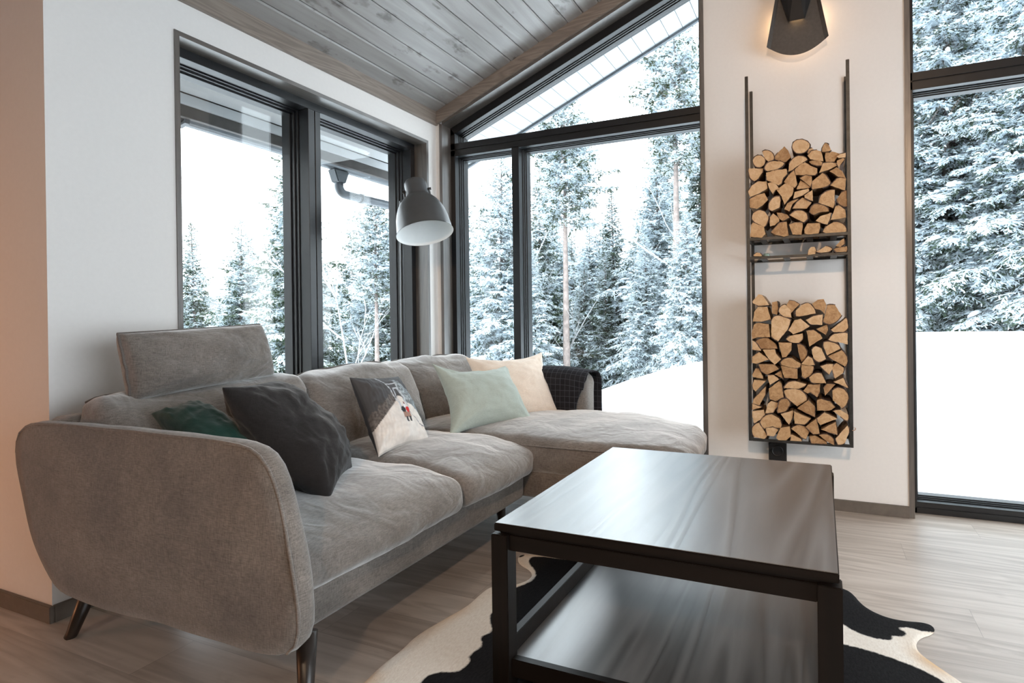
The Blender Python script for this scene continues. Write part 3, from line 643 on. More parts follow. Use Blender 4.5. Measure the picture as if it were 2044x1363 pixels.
# ------------------------------------------------------------------ eaves and gutter outside
SZ = 2.445; SG = 0.425
def sof(x): return SZ+SG*(x if x <= RX else ROOM_R-x)
so = MB(); p = 0.1013
i = -6
while i*p < ROOM_R+.6:
    a = max(i*p+.002, -.58); b_ = min((i+1)*p-.002, ROOM_R+.58)
    if b_ > a and not (a < RX < b_): so.prism([(a, sof(a)), (b_, sof(b_)), (b_, sof(b_)+.02), (a, sof(a)+.02)], 'xz', 0.30, 0.88)
    elif b_ > a: so.prism([(a, sof(a)), (RX, sof(RX)), (b_, sof(b_)), (b_, sof(b_)+.02), (RX, sof(RX)+.02), (a, sof(a)+.02)], 'xz', 0.30, 0.88)
    i += 1
for k in range(3):
    a = -.30-(k+1)*p*.93; b_ = a+p*.93-.0025
    so.prism([(a, sof(a)), (b_, sof(b_)), (b_, sof(b_)+.02), (a, sof(a)+.02)], 'xz', -6.0, 0.2985)
tag(so.build('soffit', MAT['soffit']), kind='structure')
fa = MB()
fa.prism([(-.6, sof(-.6)-.02), (RX, sof(RX)-.02), (RX, sof(RX)+.16), (-.6, sof(-.6)+.16)], 'xz', 0.88, 0.905)
fa.prism([(ROOM_R+.6, sof(-.6)-.02), (RX, sof(RX)-.02), (RX, sof(RX)+.16), (ROOM_R+.6, sof(-.6)+.16)], 'xz', 0.88, 0.905)
tag(fa.build('fascia', plain('blue_grey_fascia', (.14, .16, .18), .6)), kind='structure')
tag(MB().box(-.605, -.585, -6.0, 0.9, 2.140, 2.192).build('fascia', MAT['soffit'], bevel=.002), kind='structure')
tag(MB().box(-.64, -.606, -6.0, 0.9, 2.08, 2.30).build('fascia', MAT['eave_dark'], bevel=.002), kind='structure')
rf = MB().prism([(-.65, sof(-.65)+.05), (RX, sof(RX)+.05), (RX, sof(RX)+.28), (-.65, sof(-.65)+.28)], 'xz', BACK, 0.93)
rf.prism([(ROOM_R+.65, sof(-.65)+.05), (RX, sof(RX)+.05), (RX, sof(RX)+.28), (ROOM_R+.65, sof(-.65)+.28)], 'xz', BACK, 0.93)
tag(rf.build('roof', MAT['eave_dark']), kind='structure')
g = empty('roof_gutter', (-.70, 0, 2.12), label='slate grey half-round gutter hanging under the eave outside the left window', cat='gutter')
prof = []
for k in range(11):
    a = math.pi+math.pi*k/10; prof.append((-.70+.058*math.cos(a), 2.125+.062*math.sin(a)))
for k in range(10, -1, -1):
    a = math.pi+math.pi*k/10; prof.append((-.70+.053*math.cos(a), 2.125+.056*math.sin(a)))
mb = MB()
n = len(prof)
v = [(x, yy, z) for yy in (-5.9, 0.88) for x, z in prof]
mb.add(v, [(i, (i+1) % n, (i+1) % n+n, i+n) for i in range(n)])
mb.build('trough', MAT['gutter'], g)
MB().box(-.645, -.640, -5.9, .88, 2.100, 2.128).tube([(-.758, -5.9, 2.125), (-.758, .88, 2.125)], .007, 8).build('rim', MAT['soffit'], g)
for yy in (-1.30, -.55, .45):
    MB().prism([(-.76, 2.118), (-.76, 2.06), (-.70, 2.045), (-.64, 2.06), (-.62, 2.118), (-.645, 2.118), (-.65, 2.072), (-.70, 2.056), (-.75, 2.072), (-.752, 2.118)], 'xz', yy, yy+.025).build('bracket', MAT['gutter'], g)
dp = empty('downpipe', (-.70, -.18, 1.95), label='slate grey downpipe with curved elbow below the gutter', cat='pipe')
MB().prism([(-.25, 2.065), (-.11, 2.065), (-.145, 1.98), (-.215, 1.98)], 'yz', -.735, -.665).build('outlet', MAT['gutter'], dp, bevel=.006)
pts = [(-.70, -.18, 2.0), (-.70, -.18, 1.965)]
for k in range(9):
    a = math.radians(90*k/8); pts.append((-.70, -.18+.06*(1-math.cos(a)), 1.965-.055*math.sin(a)))
pts += [(-.70, .05, 1.91), (-.66, .55, 1.905), (-.60, .60, 1.88), (-.60, .60, -1.2)]
MB().tube(pts, .031, 16).build('pipe', MAT['gutter'], dp, smooth=True)
MB().tube([(-.70, .02, 1.91), (-.70, .045, 1.91)], .036, 16).build('collar', MAT['gutter'], dp, smooth=True)
# ------------------------------------------------------------------ soft shapes
def nz(p, s, seed=0.0): return mn.noise(Vector((p[0]*s+seed, p[1]*s+seed*1.7, p[2]*s-seed)))
def rbox(name, mat, parent, b, r, cell=0.035, puff=(0, 0, 0), wr=0.0, wscale=7.0, fn=None, seed=0.0, aniso=(1, 1, 1), smooth=True):
    """box with rounded edges (radius r or (rx,ry,rz)), swollen faces and creased cloth"""
    x0, x1, y0, y1, z0, z1 = b
    lo = Vector((x0, y0, z0)); hi = Vector((x1, y1, z1)); c = (lo+hi)/2; h = (hi-lo)/2
    r = Vector(r) if isinstance(r, (tuple, list)) else Vector((r, r, r))
    r = Vector([min(r[i], h[i]*.999) for i in range(3)])
    def lin(i):
        L = 2*h[i]; n = max(2, int(round((L-2*r[i])/cell))); k = 5
        a = [-h[i]+r[i]*(1-math.cos(math.pi/2*j/k)) for j in range(k)]
        m = [-h[i]+r[i]+(L-2*r[i])*j/n for j in range(n+1)]
        return a+m+[-q for q in a[::-1]]
    G = [lin(0), lin(1), lin(2)]
    idx = {}; V = []; F = []
    def vid(i, j, k):
        key = (i, j, k)
        if key not in idx:
            p = Vector((G[0][i], G[1][j], G[2][k]))
            q = Vector([max(-h[t]+r[t], min(h[t]-r[t], p[t])) for t in range(3)])
            d = Vector([(p[t]-q[t])/r[t] if r[t] > 1e-6 else 0 for t in range(3)])
            if d.length > 1e-6: d.normalize()
            P = Vector([q[t]+d[t]*r[t] for t in range(3)])
            u = [P[t]/h[t] for t in range(3)]
            for t in range(3):
                if puff[t]:
                    o = [s for s in range(3) if s != t]
                    P[t] += puff[t]*u[t]*((1-abs(u[o[0]])**2.5)*(1-abs(u[o[1]])**2.5))
            if wr:
                Q = Vector((P[0]*aniso[0], P[1]*aniso[1], P[2]*aniso[2]))
                w_ = nz(Q, wscale, seed)+.5*nz(Q, wscale*2.3, seed+3)
                dd = d if d.length > .1 else Vector([u[t]**9 for t in range(3)])
                if dd.length > 1e-6: P += dd.normalized()*wr*w_
            P = P+c
            if fn: P = Vector(fn(P, Vector(u)))
            idx[key] = len(V); V.append(P)
        return idx[key]
    nx, ny, nz_ = [len(g_)-1 for g_ in G]
    for k, kk in ((0, 0), (nz_, 1)):
        for i in range(nx):
            for j in range(ny):
                q = (vid(i, j, k), vid(i+1, j, k), vid(i+1, j+1, k), vid(i, j+1, k)); F.append(q if kk else q[::-1])
    for j, kk in ((0, 1), (ny, 0)):
        for i in range(nx):
            for k in range(nz_):
                q = (vid(i, j, k), vid(i+1, j, k), vid(i+1, j, k+1), vid(i, j, k+1)); F.append(q if kk else q[::-1])
    for i, kk in ((0, 0), (nx, 1)):
        for j in range(ny):
            for k in range(nz_):
                q = (vid(i, j, k), vid(i, j+1, k), vid(i, j+1, k+1), vid(i, j, k+1)); F.append(q if kk else q[::-1])
    return obj(name, V, F, mat, parent, smooth)

def pillow(name, mat, parent, corners, T, n=36, pinch=0.07, ex=0.42, wr=0.006, seed=1.0, sag=0.0, color=None, flat=0.0, fold=1.0, offs=0.0):
    """corners TL, TR, BR, BL in space; puffed to both sides. Returns object and the border loop."""
    TL, TR, BR, BL = [Vector(c) for c in corners]
    nrm = ((TR-TL)+(BR-BL)).cross((BL-TL)+(BR-TR)).normalized()
    W_ = ((TR-TL).length+(BR-BL).length)/2
    def base(u, v):
        # border bows inwards between the corners
        uu = u*(1-pinch*(1-v*v)*abs(u)**1.5); vv = v*(1-pinch*(1-u*u)*abs(v)**1.5)
        a = (uu+1)/2; b_ = (vv+1)/2
        p = (TL*(1-a)+TR*a)*b_+(BL*(1-a)+BR*a)*(1-b_)
        if sag: p = p+Vector((0, 0, -sag*(1-u*u)*max(0, v)))
        return p
    V = []; F = []; idx = {}; C_ = []
    sps = [math.sin(math.pi/2*(2*i/n-1))*.75+(2*i/n-1)*.25 for i in range(n+1)]
    for side in (1, -1):
        for i in range(n+1):
            for j in range(n+1):
                brd = i in (0, n) or j in (0, n)
                if side == -1 and brd: idx[(side, i, j)] = idx[(1, i, j)]; continue
                u, v = sps[i], sps[j]
                e = (max(0, 1-abs(u)**2.2)*max(0, 1-abs(v)**2.2))
                hgt = T/2*e**ex
                hgt += flat*0
                p = base(u, v)
                # creases running out of the corners and soft dents
                cr = 0.0
                for cu, cv in ((-1, -1), (-1, 1), (1, -1), (1, 1)):
                    du, dv = u-cu, v-cv; rr = math.hypot(du, dv)
                    if rr > 1e-4:
                        ang = math.atan2(dv*cv, du*cu)
                        cr += math.sin(ang*9+seed*3+cu*2)*math.exp(-(rr/0.55)**2)*min(1, rr*5)
                ns = nz((u*1.0, v*1.0, side), 1.5, seed)+.55*nz((u*1.2, v*2.1, side), 3.1, seed+5)+.25*nz((u*3, v*1.4, side), 4.5, seed+9)
                m_ = min(1, e*4)
                hgt += (wr*fold*cr*.8+wr*2.2*ns)*m_
                p = p+nrm*(side*hgt)
                if brd: p = p+nrm*(wr*.8*nz((u*2, v*2, 0), 2, seed))
                idx[(side, i, j)] = len(V); V.append(p)
                if color: C_.append(color(u, v, side))
    for side in (1, -1):
        for i in range(n):
            for j in range(n):
                q = (idx[(side, i, j)], idx[(side, i+1, j)], idx[(side, i+1, j+1)], idx[(side, i, j+1)])
                F.append(q if side == 1 else q[::-1])
    o = obj(name, V, F, mat, parent, True)
    if color:
        a = o.data.color_attributes.new('print', 'FLOAT_COLOR', 'POINT')
        a.data.foreach_set('color', [x for c in C_ for x in (c[0], c[1], c[2], 1.0)])
    loop = [V[idx[(1, i, 0)]] for i in range(n)]+[V[idx[(1, n, j)]] for j in range(n)]+[V[idx[(1, n-i, n)]] for i in range(n)]+[V[idx[(1, 0, n-j)]] for j in range(n)]
    return o, loop
def piping(pts, r, mat, parent, name='piping', closed=True):
    if closed: pts = list(pts)+[pts[0], pts[1]]
    return MB().tube(pts, r, 7, cap=not closed).build(name, mat, parent, smooth=True)

# ------------------------------------------------------------------ corner sofa
S = MAT['sofa']; SF = MAT['sofa_frame']; PI_ = MAT['piping']
sofa = empty('corner_sofa', (0.65, -1.25, 0), label='grey-brown fabric corner sofa with chaise and headrest below the two windows', cat='sofa')
# plinths
rbox('sofa_base', SF, sofa, (0.14, 1.135, -2.235, -0.905, 0.175, 0.30), (.02, .02, .035), .06, wr=.0015)
rbox('chaise_base', SF, sofa, (0.14, 1.74, -0.895, -0.06, 0.17, 0.30), (.05, .035, .03), .06, wr=.0015)
# back along the window wall and the low one along the gable wall
rbox('backrest_frame', SF, sofa, (0.085, 0.235, -2.27, -0.03, 0.18, 0.715), (.045, .05, .06), .06, wr=.003)
def gable_back_fn(P, u):
    P.z -= 0.020*max(0, (P.x-.95)/.22)**2
    return P
rbox('low_backrest_frame', SF, sofa, (0.09, 1.168, -0.215, -0.035, 0.18, 0.700), (.05, .06, .06), .05, wr=.003, fn=gable_back_fn)
# arm: flared side panel seen from outside
def arm():
    # outline in the x-z plane, clockwise from the back top
    P = [(0.040, .672), (0.018, .640), (0.012, .600), (0.040, .49), (0.085, .385), (0.150, .275), (0.205, .215), (0.262, .183), (0.36, .178), (0.55, .180), (0.78, .184), (1.00, .189), (1.12, .190),
         (1.18, .193), (1.228, .205), (1.255, .228), (1.264, .262), (1.262, .32), (1.252, .39), (1.236, .46), (1.213, .545), (1.190, .615), (1.168, .662), (1.143, .690), (1.105, .704),
         (1.00, .708), (0.80, .710), (0.60, .710), (0.40, .709), (0.22, .707), (0.12, .702), (0.072, .694)]
    # densify
    Q = []
    for i in range(len(P)):
        a, b_ = Vector(P[i]), Vector(P[(i+1) % len(P)]); k = max(1, int((b_-a).length/.03))
        for t in range(k): Q.append(a.lerp(b_, t/k))
    for _ in range(2): Q = [(Q[i-1]+Q[i]*2+Q[(i+1) % len(Q)])/4 for i in range(len(Q))]
    cx, cz = 0.64, 0.45; n = len(Q)
    cen = Vector((cx, cz))
    def inset(d):
        out = []
        for i in range(n):
            t = (Q[(i+1) % n]-Q[i-1]).normalized(); nn = Vector((-t.y, t.x))
            if nn.dot(cen-Q[i]) < 0: nn = -nn
            out.append(Q[i]+nn*d)
        return out
    yo, yi = -2.300, -2.236
    rings = []   # (points, y)
    for s in (.06, .2, .35, .5, .65, .8, .9, .97):
        rings.append(([cen+(q-cen)*s for q in inset(.03*s)], lambda q, s=s: yo-.012*(1-s**2)-.006*nz((q.x, q.y, 0), 4)))
    rings.append((inset(.006), lambda q: yo+.001)); rings.append((inset(0), lambda q: yo+.010)); rings.append((inset(-.002), lambda q: yo+.02))
    rings.append((inset(-.004), lambda q: (yo+yi)/2)); rings.append((inset(0), lambda q: yi-.016)); rings.append((inset(.006), lambda q: yi-.005)); rings.append((inset(.022), lambda q: yi))
    for s in (.8, .5, .2, .06): rings.append(([cen+(q-cen)*s for q in inset(.03)], lambda q: yi))
    V = []; F = []
    lean = lambda z: -0.00*(z-.2)
    for pts, fy in rings:
        for q in pts:
            wv = .0035*nz((q.x, fy(q), q.y), 6, 2)
            V.append((q.x, fy(q)+lean(q.y)+wv, q.y+wv))
    for r in range(len(rings)-1):
        for i in range(n): F.append((r*n+i, r*n+(i+1) % n, (r+1)*n+(i+1) % n, (r+1)*n+i))
    F.append(tuple(range(n))[::-1]); F.append(tuple((len(rings)-1)*n+i for i in range(n)))
    o = MB().add(V, F).build('armrest', SF, sofa, smooth=True)
    pl = [(q.x, yo+.004+.002*math.sin(i*.7), q.y) for i, q in enumerate(inset(.001))]
    sel = [p for p in pl]
    # seam piping runs over the top and down the front edge, not under the panel
    k0 = min(range(n), key=lambda i: abs(sel[i][0]-.02)+abs(sel[i][2]-.62)); k1 = min(range(n), key=lambda i: abs(sel[i][0]-1.22)+abs(sel[i][2]-.20))
    run = []; i = k1
    while True:
        run.append(sel[i % n])
        if i % n == k0: break
        i += 1
    piping(run, .0042, SF, o, closed=False)
arm()
# seat cushions
def seat_fn(front, yc, hw):
    def f(P, u):
        # cushion front leans out over the plinth and droops
        t = max(0, (P.x-(front-.28))/.28)
        if u[2] > 0: P.z -= 0.034*t*t*u[2]; P.x -= 0.012*t*u[2]
        return P
    return f
def cush_piping(y0, y1, xf, zf, par):
    pts = [(xf-.02-.25*(1-math.cos(a))*0, 0, 0) for a in (0,)]
rbox('seat_cushion', S, sofa, (0.30, 1.175, -2.232, -1.452, 0.285, 0.445), (.05, .040, .045), .03, (.020, .010, .036), .0085, 6.0, seat_fn(1.16, 0, 0), 1.0)
rbox('seat_cushion', S, sofa, (0.30, 1.180, -1.446, -0.872, 0.282, 0.445), (.05, .040, .045), .03, (.020, .010, .036), .0085, 6.0, seat_fn(1.165, 0, 0), 5.0)
# chaise cushion: rounded tongue shape
def chaise_fn(P, u):
    x, y = P.x, P.y
    t = max(0, (x-1.30)/.55)
    yc = -0.48
    P.y = yc+(y-yc)*(1-.40*t**2.4)
    P.z += (-.030*t*t if u[2] > 0 else 0)
    return P
rbox('chaise_cushion', S, sofa, (0.30, 1.860, -0.893, -0.08, 0.292, 0.455), (.09, .030, .040), .035, (.02, .012, .040), .008, 5.5, chaise_fn, 9.0, (1.6, .7, 1))
cc_ = [o for o in sofa.children if o.name.startswith('chaise_cushion')][0]
piping([chaise_fn(Vector((x, -.900-.004*math.sin((x-.9)*4), .420)), Vector((0, -1, .6))) for x in np.linspace(.98, 1.80, 24)], .0032, SF, cc_, 'seam', closed=False)
# back cushions
def back_fn(lean, y0, y1, tilt=0, droop=0, turn=0):
    yc = (y0+y1)/2
    def f(P, u):
        h = (P.z-.44)
        P.x -= lean*h
        P.z += tilt*(P.y-yc)-droop*(1-u[1]**2)*max(0, u[2])
        P.x += turn*(P.y-yc)
        # thinner towards the top edge
        P.x = P.x+(-(u[0])*.04*max(0, u[2]))
        return P
    return f
def back_cushion(y0, y1, x0, x1, z0, z1, seed, **kw):
    fn = back_fn(.28, y0, y1, **kw)
    o = rbox('back_cushion', S, sofa, (x0, x1, y0, y1, z0, z1), (.085, .05, .06), .024, (.045, .010, .022), .014, 6.5, fn, seed, (1, .9, 1.9))
    # piping along the rear top edge and down the sides
    pts = []
    cx = (x0+x1)/2
    xr = x0+.055
    for t in np.linspace(.03, .97, 26):
        yy = y0+(y1-y0)*t
        zz = z1+.004+.022*(1-abs(2*t-1)**2.5)*(1-.4)+.010*nz((t*5, seed, 0), 1)-.040*abs(2*t-1)**12
        pts.append(fn(Vector((xr, yy, zz)), Vector((-.4, 2*t-1, 1))))
    piping(pts, .0045, PI_, o, closed=False)
    return o
back_cushion(-2.222, -1.432, 0.235, 0.475, 0.43, 0.778, 2.0, tilt=.014, droop=.022)
back_cushion(-1.425, -0.735, 0.235, 0.475, 0.43, 0.772, 6.0, tilt=.034, droop=.004)
back_cushion(-0.730, -0.150, 0.235, 0.475, 0.44, 0.778, 11.0, tilt=.020, droop=.012, turn=.18)
# headrest
hc = [(.262, -2.128, .978), (.235, -1.572, 1.000), (.262, -1.535, .782), (.292, -2.108, .752)]
hr, loop = pillow('headrest', S, sofa, hc, .165, 34, pinch=.015, ex=.30, wr=.006, seed=4.0, fold=.6)
piping(loop, .005, PI_, hr)
# legs
def leg(x, y, dx, dy, z=.20):
    MB().tube([(x-dx, y-dy, z), (x-dx*.1, y-dy*.1, .014), (x, y, 0)], [.027, .017, .016], 16).build('leg', MAT['leg'], sofa, smooth=True)
leg(0.172, -2.232, -.065, -.045); leg(1.195, -2.222, .03, -.035); leg(0.20, -0.12, -.04, .04); leg(1.66, -0.16, .05, .04); leg(1.66, -0.80, .05, -.04); leg(1.06, -0.99, .02, -.02)

# throw over the end of the low backrest
def throw():
    m, nt, b = newmat('waffle_throw')
    tc = N(nt, 'ShaderNodeTexCoord'); mp = N(nt, 'ShaderNodeMapping'); nt.links.new(tc.outputs['UV'], mp.inputs['Vector'])
    br = N(nt, 'ShaderNodeTexBrick'); br.offset = 0.0; br.inputs['Scale'].default_value = 1.0
    br.inputs['Brick Width'].default_value = .030; br.inputs['Row Height'].default_value = .034; br.inputs['Mortar Size'].default_value = .0016; br.inputs['Mortar Smooth'].default_value = .5
    br.inputs['Color1'].default_value = (.016, .015, .018, 1); br.inputs['Color2'].default_value = (.020, .019, .022, 1); br.inputs['Mortar'].default_value = (.055, .058, .066, 1)
    nt.links.new(mp.outputs[0], br.inputs['Vector']); nt.links.new(br.outputs['Color'], b.inputs['Base Color'])
    b.inputs['Roughness'].default_value = .95; b.inputs['Specular IOR Level'].default_value = .1
    bump(nt, b, br.outputs['Fac'], .5, .004)
    prof = []   # (y, z) from the seat up over the top and down the back
    yf, yb, zt = -.228, -.022, .712
    for t in np.linspace(0, 1, 12): prof.append((yf-.004*math.sin(t*3), .455+(zt-.06-.455)*t))
    for k in range(1, 8):
        a = math.pi*k/8; prof.append(((yf+yb)/2-(yb-yf)/2*math.cos(a), zt-.06+.064*math.sin(a)))
    for t in np.linspace(0, 1, 14): prof.append((yb, zt-.06-(zt-.06-.36)*t))
    L = [0]
    for i in range(1, len(prof)): L.append(L[-1]+math.dist(prof[i], prof[i-1]))
    nx = 26; V = []; F = []; UV = []
    for i in range(nx+1):
        u = i/nx
        for j, (yy, zz) in enumerate(prof):
            s = j/(len(prof)-1)
            edge = 1.12+.040*math.sin(min(1, s*2.2)*math.pi*.5)-.012*math.sin(s*14) if s < .45 else 1.195
            edge = edge+(.010 if .35 < s < .45 else 0)
            x = .60+(edge-.60)*u
            zz2 = zz-.020*max(0, (x-.95)/.22)**2*(1 if zz > .6 else 0)
            o_ = .004*nz((x, yy*2, zz), 9, 3)
            V.append((x, yy-(o_+.003 if s < .5 else -o_-.0), zz2+abs(o_))); UV.append((x, L[j]))
    m_ = len(prof)
    for i in range(nx):
        for j in range(m_-1): F.append((i*m_+j, (i+1)*m_+j, (i+1)*m_+j+1, i*m_+j+1))
    o = obj('throw_blanket', V, F, m, None, True)
    uv = o.data.uv_layers.new(name='UVMap')
    for p in o.data.polygons:
        for li in p.loop_indices: uv.data[li].uv = UV[o.data.loops[li].vertex_index]
    sd = o.modifiers.new('thickness', 'SOLIDIFY'); sd.thickness = .007; sd.offset = 1
    tag(o, 'charcoal waffle-weave throw blanket draped over the low end of the sofa', 'blanket')
throw()

# ------------------------------------------------------------------ scatter cushions
def cushion(name, label, mat, corners, T, **kw):
    n = kw.pop('stitch', None)
    o, loop = pillow(name, mat, None, corners, T, **kw)
    tag(o, label, 'cushion', 'scatter cushions on the corner sofa')
    return o, loop
lin_dark = fabric('charcoal_linen', (0.018, 0.016, 0.016), 500, .2, .2, .85, .18, wr=1.0)
lin_green = fabric('dark_green_velvet', (0.010, 0.045, 0.036), 700, .12, .2, .6, .25, wr=.6)
lin_sage = fabric('sage_cotton', (0.40, 0.455, 0.41), 700, .08, .06, .9, .2, wr=.7)
lin_cream = fabric('cream_linen', (0.70, 0.585, 0.485), 700, .09, .07, .9, .2, wr=.6)
cushion('throw_pillow', 'charcoal linen pillow slumped in the sofa corner by the near armrest', lin_dark,
        [(.765, -2.125, .818), (.470, -1.735, .775), (.800, -1.640, .452), (1.000, -1.945, .452)], .235, seed=2.5, wr=.0085, pinch=.10, n=50, ex=.5)
cushion('throw_pillow', 'dark green velvet pillow half hidden behind the armrest', lin_green,
        [(.435, -2.130, .723), (.440, -1.997, .737), (.800, -1.98, .59), (.800, -2.16, .52)], .17, seed=7.0, pinch=.10, ex=.5)
cushion('throw_pillow', 'cream linen pillow leaning behind the sage green pillow', lin_cream,
        [(.560, -.520, .797), (.805, -.030, .800), (1.035, -.285, .455), (.790, -.700, .455)], .17, seed=3.3, wr=.006, pinch=.13, n=44, ex=.55, sag=.025)
sg, _ = cushion('throw_pillow', 'sage green cotton pillow with centre seam in front of the cream pillow', lin_sage,
        [(.555, -.823, .785), (.745, -.363, .762), (1.010, -.535, .452), (.785, -1.005, .452)], .21, seed=9.1, wr=.006, pinch=.20, ex=.58, sag=.045, n=44)
def seam_line(o, n=44, i=22):
    # the stitched seam down the middle of the front
    me = o.data; d = o.data.vertices
    pts = [d[i*(n+1)+j].co.copy() for j in range(1, n)]
    return [p for p in pts]
MB().tube([p+Vector((.002, -.0015, 0)) for p in seam_line(sg)], .0016, 5).build('seam', lin_sage, sg, smooth=True)
# printed photo cushion
def pic(u, v, side):
    # side -1 or 1 whichever faces the room; both carry the print, the border is dark
    x = (u+1)/2; y = (v+1)/2
    h = lambda a, b_: mn.noise(Vector((a, b_, 3.3)))
    if side != PSIDE: return (.03, .03, .035)
    sky = .055+.05*max(0, 1-abs(x-.6)*1.2)*max(0, y-.3)+.01*h(x*6, y*6)
    c = (sky*1.02, sky, sky*1.04)
    hor = .30+.30*min(1, x/.55) if x < .55 else .60-.45*(x-.55)
    if y < hor-.01*h(x*20, 0):
        s = .72+.10*h(x*9, y*14)+.05*h(x*30, y*40); c = (s, s*.93, s*.86)
        if abs(y-(hor-.20)+.05*math.sin(x*9)) < .006 and x > .6: c = (.2, .2, .22)
    # tree line on the left
    if x < .5 and hor-.02 < y < hor+.15*(1-x*.7)+.035*h(x*30, 1): k = .10+.08*h(x*40, y*40); c = (k*1.15, k, k*.92)
    if x > .60 and hor-.06 < y < hor+.34-.3*(x-.6)+.05*h(x*25, 2):
        k = .16+.35*max(0, h(x*34, y*34)+.25); c = (k*.9, k, k*1.05)
    # chairlift: hanger frame, riders
    def seg(x0, y0, x1, y1, w_):
        dx, dy = x1-x0, y1-y0; t = max(0, min(1, ((x-x0)*dx+(y-y0)*dy)/(dx*dx+dy*dy))); return math.hypot(x-x0-t*dx, y-y0-t*dy) < w_
    for s in ((.38, 1.0, .44, .80), (.44, .80, .50, .45), (.44, .80, .62, .80), (.62, .80, .66, .45), (.52, .72, .50, .38), (.52, .72, .62, .72), (.60, .72, .66, .40)):
        if seg(*s, .008): c = (.5, .52, .55)
    if .50 < x < .66 and .30 < y < .375: c = (.33, .19, .14)
    if math.hypot((x-.54), (y-.41)*1.0) < .042: c = (.02, .02, .022)
    if math.hypot((x-.625), (y-.405)) < .036: c = (.55, .02, .02)
    if math.hypot((x-.585), (y-.45)) < .026: c = (.75, .75, .78)
    if math.hypot((x-.585), (y-.485)) < .018: c = (.18, .05, .05)
    for xx in (.545, .575, .61, .64):
        if abs(x-xx) < .011 and .245 < y < .31: c = (.03, .03, .035)
    if y < .02 or x < .015 or x > .985: c = tuple(q*.8 for q in c)
    return c
PSIDE = -1
pm, nt, b = newmat('printed_cover')
at = N(nt, 'ShaderNodeAttribute', attribute_name='print'); nt.links.new(at.outputs['Color'], b.inputs['Base Color']); b.inputs['Roughness'].default_value = .8
wv = noise_tex(nt, coords(nt), 13, 3); bump(nt, b, wv.outputs[0], .4, .006)
pc = [(.505, -1.345, .762), (.520, -1.040, .737), (.770, -1.128, .453), (.748, -1.443, .453)]
cushion('throw_pillow', 'pillow printed with a grey photo of a chairlift over a snow slope', pm, pc, .14, seed=5.5, wr=.005, pinch=.09, ex=.5, n=130, color=pic)

# ------------------------------------------------------------------ coffee table
tb = empty('coffee_table', (2.0153, -1.4532, 0), label='black-brown wooden coffee table with lower shelf standing on the cowhide', cat='table')
TX0, TX1, TY0, TY1 = 2.0153-.4258, 2.0153+.4258, -1.4532-.4896, -1.4532+.4896
def tablewood(name, axis, d, l, rough, ior=1.5):
    m = wood(name, d, l, axis, None, rough, .50, 0, .16 if ior > 2 else .15, ring=3.0, rvar=.06 if ior > 2 else 0); m.node_tree.nodes['Principled BSDF'].inputs['IOR'].default_value = ior; return m
twt = tablewood('sheen_greyed_black_brown', 'Y', (0.028, 0.028, 0.029), (0.150, 0.150, 0.152), .35, 2.3)  # base colour greyed to imitate window reflection on the black-brown wood
twt.node_tree.nodes['Principled BSDF'].inputs['Coat Weight'].default_value = .7; twt.node_tree.nodes['Principled BSDF'].inputs['Coat Roughness'].default_value = .30
twl = tablewood('black_brown_stained_frame', 'X', (0.004, 0.0026, 0.002), (0.009, 0.006, 0.0045), .42, 1.35)
twz = tablewood('black_brown_stained_legs', 'Z', (0.004, 0.0026, 0.002), (0.009, 0.006, 0.0045), .42, 1.35)
tt = MB().box(TX0, TX1, TY0, TY1, .438, .4585).build('tabletop', twl, tb, bevel=.002)
MB().box(TX0+.0025, TX1-.0025, TY0+.0025, TY1-.0025, .4580, .460).build('sheen_layer', twt, tt, bevel=.0008)  # thin layer added to carry the greyed window sheen, edges stay dark
MB().box(TX0+.012, TX1-.012, TY0+.012, TY1-.012, .428, .439).build('top_moulding', twl, tb, bevel=.002)
Lw = .050
for lx in (TX0-.006, TX1+.006-Lw):
    for ly in (TY0-.006, TY1+.006-Lw):
        MB().box(lx, lx+Lw, ly, ly+Lw, .0045, .431).build('leg', twz, tb, bevel=.002)
for yy in (TY0+.008, TY1-.008-.022): MB().box(TX0+Lw-.006, TX1-Lw+.006, yy, yy+.022, .387, .428).build('apron', twl, tb, bevel=.0015)
for xx in (TX0+.008, TX1-.008-.022): MB().box(xx, xx+.022, TY0+Lw-.006, TY1-Lw+.006, .387, .428).build('apron', twl, tb, bevel=.0015)
for yy in (TY0+.010, TY1-.010-.024): MB().box(TX0+Lw-.006, TX1-Lw+.006, yy, yy+.024, .045, .0935).build('shelf_rail', twl, tb, bevel=.0015)
for xx in (TX0+.010, TX1-.010-.024): MB().box(xx, xx+.024, TY0+Lw-.006, TY1-Lw+.006, .055, .136).build('shelf_rail', twl, tb, bevel=.0015)
MB().box(TX0+.034, TX1-.034, TY0+.030, TY1-.030, .072, .089).build('shelf', twt, tb, bevel=.001)

